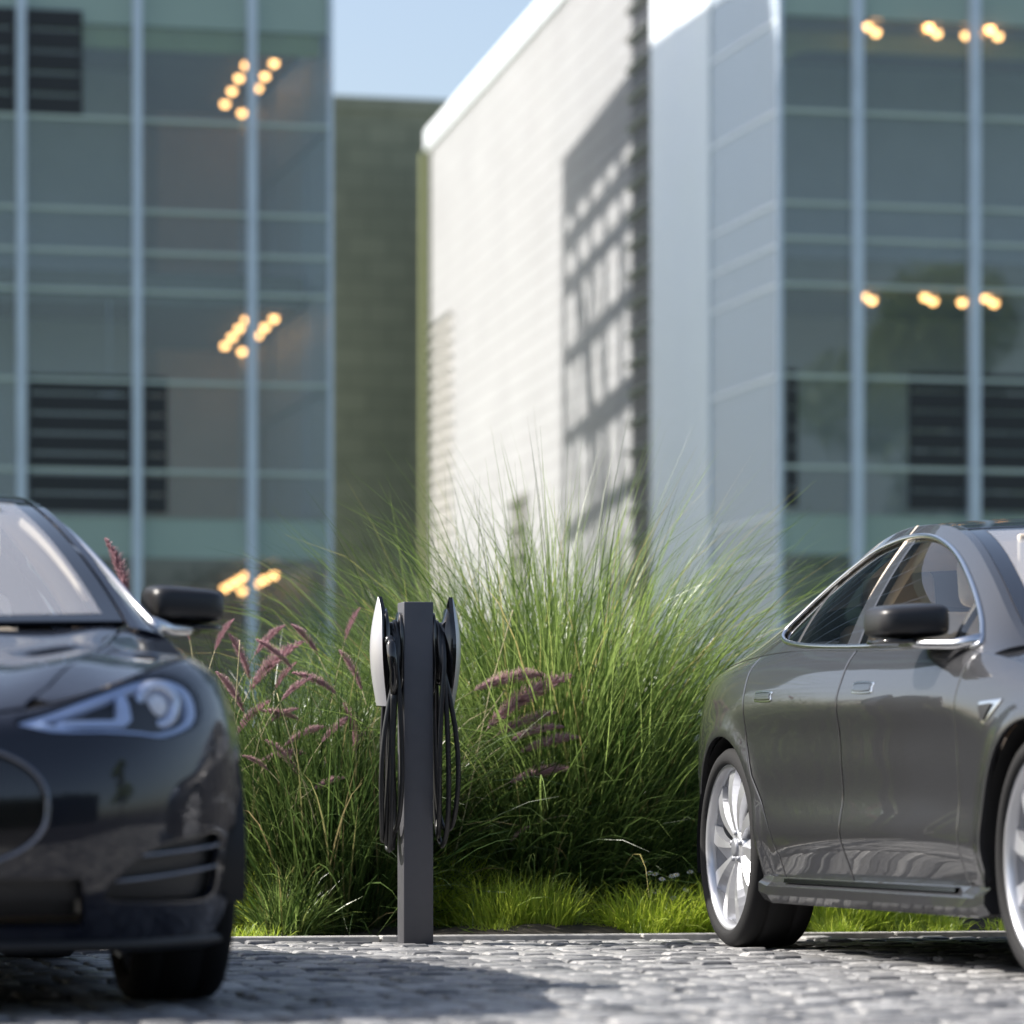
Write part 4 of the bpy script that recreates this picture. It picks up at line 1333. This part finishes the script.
# paint is set per object, so that both cars share their meshes
_link = link
def link(name, me, m, parent=None, loc=None):
    if isinstance(m, str) and m == 'PAINT': m = M_grey
    return _link(name, me, m, parent, loc)

car_r = make_car('grey metallic saloon with silver wheels, its side lit by the sun, at the right edge')
car_r.location = (5.00, 10.53, 0)
car_l = copy_tree(car_r)
car_l.location = (.725, 10.12, 0)
car_l['label'] = 'midnight black saloon seen from the front in shade at the left edge'
def repaint(o):
    for sl_ in getattr(o, 'material_slots', []):
        if sl_.material == M_grey:
            sl_.link = 'OBJECT'; sl_.material = M_black
    for c in o.children: repaint(c)
repaint(car_l)
# ================================================================== CHARGING POST
M_post = mat('post_grey_metal', (.085, .085, .095), .5, metal=.3, var=.05, scale=20, bump=.08, bscale=600)
M_face = mat('satin_silver', (.46, .46, .48), .32, metal=.5)
M_cable = mat('cable_rubber', (.014, .014, .015), .33)
cp = thing('charging_post', 'slim dark grey charging post with two wall units and looped black cables, between the cars', 'charging post', (3.07, 14.18, 0))
MB().bbox(-.055, .055, -.055, .055, -.02, 1.236, .004, 2).build('post', M_post, cp)
HWF = sp2([(0, .058), (.25, .068), (.5, .070), (.75, .056), (.9, .032), (1, .004)])
OUT = sp2([(0, .142), (.2, .156), (.45, .166), (.65, .164), (.85, .152), (1, .139)])
def unit(sgn):
    # plate profile in (out, z): a bowed shield, pointed at the top, seen edge-on from the front
    n = 28; V = []; Fc = []; m = 14
    for i in range(n + 1):
        f = i / n
        z = .862 + .395 * f
        out = float(OUT(f))
        hw = float(HWF(f))
        for k in range(m + 1):
            q = -1 + 2 * k / m
            V.append((sgn * (out - .030 * (hw / .07) * abs(q) ** 2.2), q * hw, z - .004 * abs(q)))
    for i in range(n):
        for k in range(m): Fc.append((i * (m + 1) + k, i * (m + 1) + k + 1, (i + 1) * (m + 1) + k + 1, (i + 1) * (m + 1) + k))
    # back of the plate
    o = len(V); Vb = [(x - sgn * .014 - sgn * .0, y * .96, z) for x, y, z in V]
    rim_ = [k for k in range(m + 1)] + [i * (m + 1) + m for i in range(1, n + 1)] + [n * (m + 1) + k for k in range(m - 1, -1, -1)] + [i * (m + 1) for i in range(n - 1, 0, -1)]
    a = MB(); a.add(V, Fc, True)
    u = a.build('wall_unit', M_face, cp)
    b = MB(); b.add(Vb, [f[::-1] for f in Fc], True)
    L_ = len(rim_)
    b.add([V[k] for k in rim_] + [Vb[k] for k in rim_], [(k, (k + 1) % L_, L_ + (k + 1) % L_, L_ + k) for k in range(L_)], False)
    b.build('backing', M_gloss, u)
    # housing between plate and post, waisted so that the cable winds round it
    h = MB()
    rings = []
    for (ox, hw, z0, z1) in ((.056, .062, .90, 1.20), (.066, .062, .90, 1.20), (.070, .045, .935, 1.165), (.100, .045, .935, 1.165), (.112, .075, .885, 1.215), (.122, .078, .88, 1.20)):
        hh, cz = (z1 - z0) / 2, (z0 + z1) / 2
        rings.append([(sgn * ox, hw * math.copysign(abs(math.cos(t)) ** .7, math.cos(t)), cz + hh * math.copysign(abs(math.sin(t)) ** .7, math.sin(t))) for t in np.linspace(0, 2 * PI, 28, endpoint=False)])
    vs = [p for r_ in rings for p in r_]; N_ = 28
    h.add(vs, [(i * N_ + k, i * N_ + (k + 1) % N_, (i + 1) * N_ + (k + 1) % N_, (i + 1) * N_ + k) for i in range(len(rings) - 1) for k in range(N_)] + [tuple(range(N_))], True)
    h.build('housing', M_gloss, u)
    # cable: hanging loops over the waist of the housing
    pts = []
    xf = [.146, .108, .064]; xb = [.100, .072, .112]
    lows = [.370, .335, .40] if sgn < 0 else [.41, .35, .385]
    for li in range(3):
        lo = lows[li]; top = 1.165 - .012 * li; n = 48
        for k in range(n):
            an = 2 * PI * k / n
            zz = (top + lo) / 2 + (top - lo) / 2 * math.copysign(abs(math.cos(an)) ** .5, math.cos(an))
            front = .5 + .5 * math.sin(an)
            nx_ = (li + 1) % 3 if an > PI else li
            xx = xf[li] * front + (xb[li] * .5 + xb[nx_] * .5) * (1 - front) + .004 * math.sin(2 * an + li * 2)
            w_ = min(1, max(0, (zz - .80) / .22)); w_ = w_ * w_ * (3 - 2 * w_)
            tight = .086 + .006 * (li - 1.5)
            xx = xx * (1 - w_) + tight * w_
            yy = -math.sin(an) * (.070 + .007 * li + (.012 if front > .5 else 0))
            pts.append((sgn * xx, yy, zz))
    P_ = np.array(pts)
    for _ in range(3): P_[1:-1] = (P_[:-2] + P_[1:-1] * 2 + P_[2:]) / 4
    MB().tube([tuple(p) for p in P_], .0095, 8).build('cable', M_cable, u)
    # handle parked at the front of the unit
    if sgn < 0:
        hd = MB()
        hp = [(-.106, -.080, 1.100), (-.110, -.100, 1.075), (-.108, -.110, 1.03), (-.102, -.108, .98), (-.099, -.098, .945), (-.099, -.090, .90)]
        hd.tube(hp, [.012, .019, .018, .015, .017, .011], 12)
        hd.tube([(-.110, -.06, 1.085), (-.112, -.095, 1.098)], [.020, .016], 12)
        cn = hd.build('connector', M_gloss, u)
        MB().tube([(-.100, -.087, .92), (-.102, -.088, .88), (-.108, -.08, .70), (-.118, -.06, .50), (-.112, -.03, .36), (-.085, .0, .345), (-.07, .03, .42), (-.075, .05, .7)], .0105, 8).build('cable', M_cable, u)
    return u
unit(-1); unit(1)

# ================================================================== PLANTS
def blades(n, r0, hmin, hmax, lean, droop, wid, seed, squash=1.0, seg=7, az=None, azs=PI, twist=.6):
    """n arching strap leaves from a tuft of radius r0 -> verts, quads"""
    g = np.random.default_rng(seed)
    rr = r0 * np.sqrt(g.uniform(0, 1, n)); th = g.uniform(0, 2 * PI, n)
    bx, by = rr * np.cos(th), rr * np.sin(th) * squash
    a = np.where(g.uniform(0, 1, n) < .55, th, g.uniform(0, 2 * PI, n)) + g.normal(0, .5, n)
    if az is not None:
        sel = g.uniform(0, 1, n) < .5
        a = np.where(sel, az + g.normal(0, azs, n), a)
    Ln = g.uniform(hmin, hmax, n) * (1 - .25 * (rr / max(r0, 1e-6)) ** 2)
    t0 = np.abs(g.normal(lean * .5, lean * .55, n)) * (.35 + .9 * rr / max(r0, 1e-6))
    bend = droop * g.uniform(.25, 1.35, n)
    w_ = wid * g.uniform(.6, 1.25, n)
    t = np.linspace(0, 1, seg + 1)
    ang = t0[:, None] + bend[:, None] * t[None] ** 1.9
    ds = Ln[:, None] / seg
    am = (ang[:, 1:] + ang[:, :-1]) / 2
    h = np.concatenate([np.zeros((n, 1)), np.cumsum(np.sin(am) * ds, 1)], 1)
    z = np.concatenate([np.zeros((n, 1)), np.cumsum(np.cos(am) * ds, 1)], 1)
    sway = g.normal(0, .10, (n, 1)) * t[None] ** 2 * Ln[:, None]
    cx, cy = np.cos(a)[:, None], np.sin(a)[:, None]
    x = bx[:, None] + h * cx - sway * cy
    y = by[:, None] + h * cy + sway * cx
    ww = w_[:, None] * np.clip(.55 + 1.6 * t, 0, 1)[None] * np.clip((1 - t) / .45, 0.06, 1)[None] * .5
    tw = g.normal(0, twist, (n, 1)) * (.4 + t[None])
    # width direction: mostly across the arch, twisted towards the vertical
    px, py, pz = -cy * np.cos(tw), cx * np.cos(tw), np.sin(tw)
    V = np.empty((n, seg + 1, 2, 3))
    for k, sg in enumerate((-1, 1)):
        V[:, :, k, 0] = x + sg * px * ww; V[:, :, k, 1] = y + sg * py * ww; V[:, :, k, 2] = z + sg * pz * ww
    base = (np.arange(n) * (seg + 1) * 2)[:, None]
    i = np.arange(seg) * 2
    q = np.stack([i, i + 1, i + 3, i + 2], -1)
    Q = (base[:, :, None] + q[None]).reshape(-1, 4)
    return V.reshape(-1, 3), Q
def plume_mesh(seed, Lh=.19, rad=.026, n=1100):
    g = np.random.default_rng(seed)
    t = g.uniform(0, 1, n)
    env = np.sin(PI * np.clip(t * .86 + .10, 0, 1)) ** .8
    th = g.uniform(0, 2 * PI, n)
    ln = rad * env * g.uniform(.6, 1.3, n)
    bend = .045 * t ** 2
    o = np.stack([bend, np.zeros(n), t * Lh], -1)
    d = np.stack([np.cos(th) * ln, np.sin(th) * ln, ln * g.uniform(.5, 1.3, n)], -1)
    s_ = np.stack([-np.sin(th), np.cos(th), np.zeros(n)], -1) * .0014
    V = np.stack([o - s_, o + s_, o + d + s_ * .5, o + d - s_ * .5], 1).reshape(-1, 3)
    Q = np.arange(n * 4).reshape(-1, 4)
    # core
    m = MB(); m.tube([(.045 * k * k / 64, 0, Lh * k / 8) for k in range(9)], [.002, .003, .0035, .004, .0038, .0035, .003, .002, .001], 6)
    V2 = np.array([tuple(v) for v in m.v]); F2 = [f for f in m.f if len(f) == 4]
    return np.concatenate([V, V2]), np.concatenate([Q, np.array(F2) + len(V)])
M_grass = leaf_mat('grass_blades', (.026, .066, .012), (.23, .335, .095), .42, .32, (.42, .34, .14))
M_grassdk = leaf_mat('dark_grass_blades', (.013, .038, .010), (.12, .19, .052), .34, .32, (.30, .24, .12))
M_bright = leaf_mat('bright_tuft', (.28, .42, .03), (.50, .60, .09), .45, .45)
M_cover = leaf_mat('ground_cover', (.18, .30, .025), (.44, .54, .08), .42, .45)
M_plume = leaf_mat('plume_pink', (.32, .18, .20), (.60, .40, .43), .3, .8)
M_stem = mat('dry_stem', (.42, .36, .20), .6)
PL = [np_mesh('plume', *plume_mesh(40 + i, .17 + .03 * i, .018 + .003 * i), False) for i in range(3)]
for m_ in PL: m_.materials.append(M_plume)

def clump(name, label, cat, loc, parts, m, group=None, plumes=(), stalks=()):
    """parts: list of kwargs for blades(); plumes: (world x, y, z of the foot, azimuth, tilt, scale)"""
    root = thing(name, label, cat, loc, 0, group)
    Vs, Qs, o = [], [], 0
    for k in parts:
        V, Q = blades(**k); Vs.append(V); Qs.append(Q + o); o += len(V)
    link('leaves', np_mesh('leaves', np.concatenate(Vs), np.concatenate(Qs), True), m, root)
    for i, (px, py, pz, az, tilt, sc) in enumerate(plumes):
        ob = bpy.data.objects.new('plume', PL[i % 3]); COL.objects.link(ob); ob.parent = root
        foot = Vector((px - loc[0], py - loc[1], pz - loc[2]))
        rot = Matrix.Rotation(az, 4, 'Z') @ Matrix.Rotation(tilt, 4, 'Y')
        ob.matrix_local = Matrix.Translation(foot) @ rot @ Matrix.Diagonal((sc, sc, sc, 1))
        d = rot @ Vector((0, 0, 1))
        b0 = Vector((random.Random(i).uniform(-.12, .12), random.Random(i + 7).uniform(-.1, .1), 0))
        c1 = foot - d * foot.length * .45
        st = [b0.lerp(c1, t).lerp(c1.lerp(foot, t), t) for t in [k / 10 for k in range(11)]]
        MB().tube(st, .0016, 5).build('stem', M_stem, root)
    for st in stalks:
        MB().tube([(p[0] - loc[0], p[1] - loc[1], p[2] - loc[2]) for p in st], .0023, 5).build('dry_stalk', M_stem, root)
    return root
DY = -.70
def at(px, py, y):
    """world point on the plane y under a pixel of the photograph (used to read positions off it)"""
    y = y + DY
    t = (px - 512) / F_PX
    D = y / (-math.sin(YAW) * t + math.cos(YAW))
    return (D * (math.cos(YAW) * t + math.sin(YAW)), y, CAM_H + (HORIZON - py) * D / F_PX)
def pos(px, y): return (at(px, 900, y)[0], y + DY, 0)
def gx(px, y): return at(px, 900, y)[0]

# plumes read from the photograph: (px, py of foot, py/px of tip) on a plane y
def plume(px, py, qx, qy, y, depth=0.0, base=.19):
    f = Vector(at(px, py, y)); t = Vector(at(qx, qy, y + depth))
    d = t - f
    return (f.x, f.y, f.z, math.atan2(d.y, d.x), math.acos(max(-1, min(1, d.z / d.length))), d.length / base)
def stalk(pts, y): 
    p = [Vector(at(a, b, y)) for a, b in pts]
    out = []
    for i in range(len(p) - 1):
        for k in range(5): out.append(tuple(p[i].lerp(p[i + 1], k / 5)))
    return out + [tuple(p[-1])]

yA = 16.7
clump('miscanthus', 'tall pale green fountain of ornamental grass right behind the charging post', 'ornamental grass', pos(553, yA),
      [dict(n=3900, r0=.42, hmin=1.25, hmax=2.25, lean=.50, droop=1.05, wid=.0075, seed=1),
       dict(n=2600, r0=.50, hmin=.6, hmax=1.3, lean=.8, droop=1.3, wid=.0075, seed=2)], M_grass, None,
      [plume(488, 728, 562, 650, 15.95), plume(475, 690, 535, 662, 15.95), plume(497, 735, 540, 708, 15.95), plume(512, 740, 562, 712, 15.9),
       plume(521, 752, 570, 727, 15.9), plume(510, 782, 555, 762, 15.9), plume(530, 826, 505, 838, 15.9)],
      [stalk([(452, 868), (470, 790), (490, 690), (513, 610)], 15.9), stalk([(455, 790), (470, 740), (505, 690)], 15.95)])
yB = 17.3
clump('miscanthus', 'tall airy ornamental grass arching in front of the white panel, left of the grey car', 'ornamental grass', pos(655, yB),
      [dict(n=1500, r0=.36, hmin=.8, hmax=1.65, lean=.85, droop=1.7, wid=.0078, seed=3),
       dict(n=2200, r0=.5, hmin=.5, hmax=1.1, lean=.8, droop=1.4, wid=.0075, seed=4)], M_grass)
yC = 17.6
clump('miscanthus', 'loose ornamental grass with long arching blades between the post and the dark wall', 'ornamental grass', pos(455, yC),
      [dict(n=3000, r0=.36, hmin=1.0, hmax=2.1, lean=.55, droop=1.2, wid=.0072, seed=5)], M_grass)
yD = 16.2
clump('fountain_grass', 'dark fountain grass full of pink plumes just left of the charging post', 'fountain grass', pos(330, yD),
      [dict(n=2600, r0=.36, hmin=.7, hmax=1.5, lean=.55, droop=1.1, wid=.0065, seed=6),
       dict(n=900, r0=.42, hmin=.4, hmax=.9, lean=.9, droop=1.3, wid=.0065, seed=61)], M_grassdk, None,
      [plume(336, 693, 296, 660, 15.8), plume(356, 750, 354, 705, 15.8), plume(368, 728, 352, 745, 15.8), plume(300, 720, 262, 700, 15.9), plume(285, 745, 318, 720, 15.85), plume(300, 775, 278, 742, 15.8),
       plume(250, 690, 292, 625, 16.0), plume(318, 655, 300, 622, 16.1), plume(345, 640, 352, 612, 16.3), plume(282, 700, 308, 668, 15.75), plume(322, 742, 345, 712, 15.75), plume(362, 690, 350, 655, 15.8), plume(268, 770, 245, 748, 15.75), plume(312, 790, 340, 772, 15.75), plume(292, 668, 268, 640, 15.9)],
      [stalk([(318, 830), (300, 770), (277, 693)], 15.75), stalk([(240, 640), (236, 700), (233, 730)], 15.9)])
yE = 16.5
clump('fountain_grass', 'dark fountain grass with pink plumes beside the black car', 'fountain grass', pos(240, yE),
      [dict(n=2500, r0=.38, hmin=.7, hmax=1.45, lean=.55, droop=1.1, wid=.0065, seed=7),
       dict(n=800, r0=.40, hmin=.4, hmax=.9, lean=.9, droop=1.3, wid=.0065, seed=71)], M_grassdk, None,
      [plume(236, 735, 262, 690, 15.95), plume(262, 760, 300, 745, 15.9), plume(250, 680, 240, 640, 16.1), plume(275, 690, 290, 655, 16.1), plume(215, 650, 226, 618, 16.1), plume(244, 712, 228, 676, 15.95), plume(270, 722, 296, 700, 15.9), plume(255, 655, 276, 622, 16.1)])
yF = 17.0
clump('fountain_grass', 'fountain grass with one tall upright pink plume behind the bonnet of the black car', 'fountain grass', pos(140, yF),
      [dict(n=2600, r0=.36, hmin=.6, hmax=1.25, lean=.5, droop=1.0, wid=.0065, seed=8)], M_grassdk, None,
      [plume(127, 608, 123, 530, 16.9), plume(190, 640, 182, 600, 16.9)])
yG = 17.0
clump('miscanthus', 'green ornamental grass standing behind the grey car', 'ornamental grass', pos(830, yG),
      [dict(n=3200, r0=.42, hmin=.7, hmax=1.35, lean=.6, droop=1.2, wid=.007, seed=9)], M_grass)
yH = 16.9
clump('miscanthus', 'thick clump of ornamental grass half hidden by the rear of the grey car', 'ornamental grass', pos(745, yH),
      [dict(n=800, r0=.40, hmin=.4, hmax=.98, lean=.65, droop=1.35, wid=.007, seed=10)], M_grass)
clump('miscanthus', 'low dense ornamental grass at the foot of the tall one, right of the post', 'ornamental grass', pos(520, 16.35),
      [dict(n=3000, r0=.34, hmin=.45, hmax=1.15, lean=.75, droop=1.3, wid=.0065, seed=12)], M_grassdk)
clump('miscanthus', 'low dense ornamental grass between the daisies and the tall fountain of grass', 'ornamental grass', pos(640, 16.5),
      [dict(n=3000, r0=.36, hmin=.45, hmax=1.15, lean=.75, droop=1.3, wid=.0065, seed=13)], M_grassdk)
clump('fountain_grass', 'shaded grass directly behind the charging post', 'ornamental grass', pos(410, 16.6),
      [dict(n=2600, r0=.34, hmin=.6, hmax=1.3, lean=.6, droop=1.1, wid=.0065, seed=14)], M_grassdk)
# farther left and right, partly behind the cars
fill = clump('fountain_grass', 'fountain grass hidden behind the black car', 'ornamental grass', (-.6, 16.6, .0),
      [dict(n=2200, r0=.5, hmin=.6, hmax=1.3, lean=.6, droop=1.1, wid=.008, seed=15)], M_grassdk)
for lb, x in (('fountain grass at the far left end of the bed', -1.9), ('ornamental grass behind the bonnet of the grey car', 6.0), ('ornamental grass at the far right end of the bed', 7.3)):
    c = copy_tree(fill); c.location = (x, 16.6, 0); c.rotation_euler = (0, 0, x); c['label'] = lb

# low tufts along the kerb
def tuft(px, y, n, h, r0, m, label, seed, lean=.7, droop=.9, wid=.005):
    return clump('grass_tuft', label, 'grass tuft', pos(px, y), [dict(n=n, r0=r0, hmin=h * .65, hmax=h * 1.45, lean=lean, droop=droop, wid=wid, seed=seed, seg=4)], m)
tuft(262, 16.15, 1500, .34, .17, M_bright, 'bright yellow green mound of grass beside the black car', 21, .8, 1.2)
tuft(286, 15.62, 420, .26, .10, M_grass, 'small open tuft of green grass by the kerb, left of the post', 22, .9, .8, .006)
tuft(452, 16.0, 900, .30, .12, M_bright, 'yellow green tuft close behind the charging post', 23, .6, 1.0)
tuft(505, 15.66, 800, .22, .17, M_cover, 'grass tuft on the kerb just right of the charging post', 24, .6, .8)
tuft(540, 15.60, 700, .21, .15, M_cover, 'green tuft with upright blades in the middle of the kerb', 25, .5, .7)
tuft(650, 15.62, 1100, .19, .22, M_bright, 'yellow green mound under the small white flowers', 26, .8, 1.0)
tuft(715, 15.62, 500, .20, .14, M_cover, 'grass tuft at the rear wheel of the grey car', 27, .7, .9)
tuft(835, 15.75, 700, .20, .20, M_bright, 'yellow green tuft seen under the grey car', 28, .7, .9)
tuft(905, 15.85, 500, .17, .18, M_cover, 'small tuft seen below the front door of the grey car', 29, .7, .9)
def cover():
    g = np.random.default_rng(31)
    Vs, Qs, o = [], [], 0
    for i in range(240):
        x = g.uniform(-1.0, 8.5); y = KERB_Y + .14 + abs(g.normal(0, .22))
        px = 512 + F_PX * math.tan(math.atan2(x, y) - YAW)
        dens = .55 + .45 * math.sin(x * 2.4 + 1) * math.sin(x * 5.1)
        if 300 < px < 372 or 552 < px < 600 or px < 235 or g.uniform() > dens * .85: continue
        V, Q = blades(int(g.uniform(50, 150)), g.uniform(.04, .11), .03, g.uniform(.07, .15), .8, 1.0, .0042, 100 + i, seg=3)
        V = V + np.array([x, y, .0]); Vs.append(V); Qs.append(Q + o); o += len(V)
    ob = link('ground_cover', np_mesh('ground_cover', np.concatenate(Vs), np.concatenate(Qs)), M_cover)
    tag(ob, 'low yellow green ground cover along the kerb', 'ground cover', None, 'stuff')
cover()
# small white daisies
M_petal = mat('white_petals', (.82, .82, .80), .6)
M_heart = mat('flower_heart', (.65, .45, .05), .6)
dz = thing('daisy', 'small white flowers on thin stems beside the rear wheel of the grey car', 'flowers', pos(668, 15.8))
rg = random.Random(4)
lf, lq = blades(160, .12, .10, .24, .6, .8, .005, 77, seg=4)
link('leaves', np_mesh('leaves', lf, lq), M_grass, dz)
for (px, py) in ((649, 873), (655, 874), (662, 879), (659, 891), (672, 876), (676, 875), (673, 898), (654, 892), (641, 901), (690, 872), (686, 890), (666, 905)):
    c = Vector(at(px, py, 15.72 + rg.uniform(-.05, .1))) - Vector(dz.location)
    fl = MB()
    up = Vector((rg.uniform(-.5, .5), -.5, .8)).normalized()
    Mx = Matrix.Translation(c) @ Vector((0, 0, 1)).rotation_difference(up).to_matrix().to_4x4()
    for k in range(9):
        a = 2 * PI * k / 9
        fl.add([Mx @ Vector((r_ * math.cos(a + d), r_ * math.sin(a + d), z_)) for r_, d, z_ in ((.003, 0, 0), (.010, -.26, .001), (.015, 0, -.001), (.010, .26, .001))], [(0, 1, 2, 3)])
    h_ = fl.build('flower', M_petal, dz, None, False)
    MB().superell(tuple(c + up * .001), (.004, .004, .003), 1, 1, 8, 6).build('heart', M_heart, h_)
    MB().tube([(c.x * .4, c.y * .4, 0), (c.x * .8, c.y * .8, c.z * .6), tuple(c)], .0013, 4).build('stem', M_cover, dz)

# ================================================================== BEHIND THE CAMERA (seen only as reflections)
M_bark = mat('bark', (.09, .07, .05), .9, var=.3, scale=12, bump=.6, bscale=30)
M_leaf = leaf_mat('tree_leaves', (.09, .15, .03), (.26, .33, .08), .3, .5)
def leaf_cloud(n, lobes, size, seed):
    g = np.random.default_rng(seed)
    w_ = np.array([l[3] ** 3 for l in lobes]); w_ /= w_.sum()
    i = g.choice(len(lobes), n, p=w_)
    Lb = np.array(lobes)
    d = g.normal(0, 1, (n, 3)); d /= np.linalg.norm(d, axis=1)[:, None]
    r = Lb[i, 3] * (.55 + .5 * g.uniform(0, 1, n) ** .6)
    c = Lb[i, :3] + d * r[:, None] * np.array([1, 1, .85])
    a = g.normal(0, 1, (n, 3)); a /= np.linalg.norm(a, axis=1)[:, None]
    b = np.cross(a, g.normal(0, 1, (n, 3))); b /= np.linalg.norm(b, axis=1)[:, None]
    s_ = size * g.uniform(.6, 1.3, n)[:, None]
    V = np.stack([c - a * s_, c + b * s_ * .5, c + a * s_, c - b * s_ * .5], 1).reshape(-1, 3)
    return V, np.arange(n * 4).reshape(-1, 4)
def tree(loc, H_, R_, label, seed, n=9000):
    g = random.Random(seed)
    root = thing('broadleaf_tree', label, 'tree', loc)
    t = MB(); t.tube([(0, 0, -.1), (.1, .05, H_ * .25), (.05, .1, H_ * .55), (.1, 0, H_ * .85)], [.30, .22, .14, .04], 10)
    lobes = []
    for k in range(26):
        a = g.uniform(0, 2 * PI); f = g.uniform(.28, .95)
        rr = R_ * math.sin(PI * (.18 + .74 * f)) * g.uniform(.25, .85)
        p = (rr * math.cos(a), rr * math.sin(a), H_ * f)
        lobes.append((*p, R_ * g.uniform(.22, .40)))
        if k % 2 == 0: t.tube([(.05, .05, H_ * f * .6), (p[0] * .5, p[1] * .5, H_ * f * .85), p], [.08, .05, .02], 6)
    t.build('trunk', M_bark, root)
    link('crown', np_mesh('crown', *leaf_cloud(n, lobes, .16, seed), False), M_leaf, root)
tree((35.2, -8, -.1), 14.6, 4.2, 'tall broad tree across the street, mirrored in the glass of the right wing', 5, 14000)
M_darkleaf = leaf_mat('dark_leaves', (.015, .028, .008), (.04, .06, .018), .2, .6)
hg = thing('added_dark_hedge', 'unseen tall dark hedge added behind the camera to darken reflections', 'hedge', (4, -16, -.1))  # unseen, added so that cars and glass reflect something dark
lob = [(x + random.Random(int(x * 9)).uniform(-.4, .4), 0, z, 1.25 + random.Random(int(x * 7)).uniform(0, .5)) for x in np.arange(-30, 27, 1.1) for z in (.7, 2.2, 3.8, 5.4, 6.2)]
link('leaves', np_mesh('leaves', *leaf_cloud(26000, lob, .24, 9), False), M_darkleaf, hg)
MB().bbox(-30, 26, -.6, .6, 0, 6.4, .2, 2).build('blocker_core', mat('hedge_blocker', (.01, .012, .007), .9), hg)
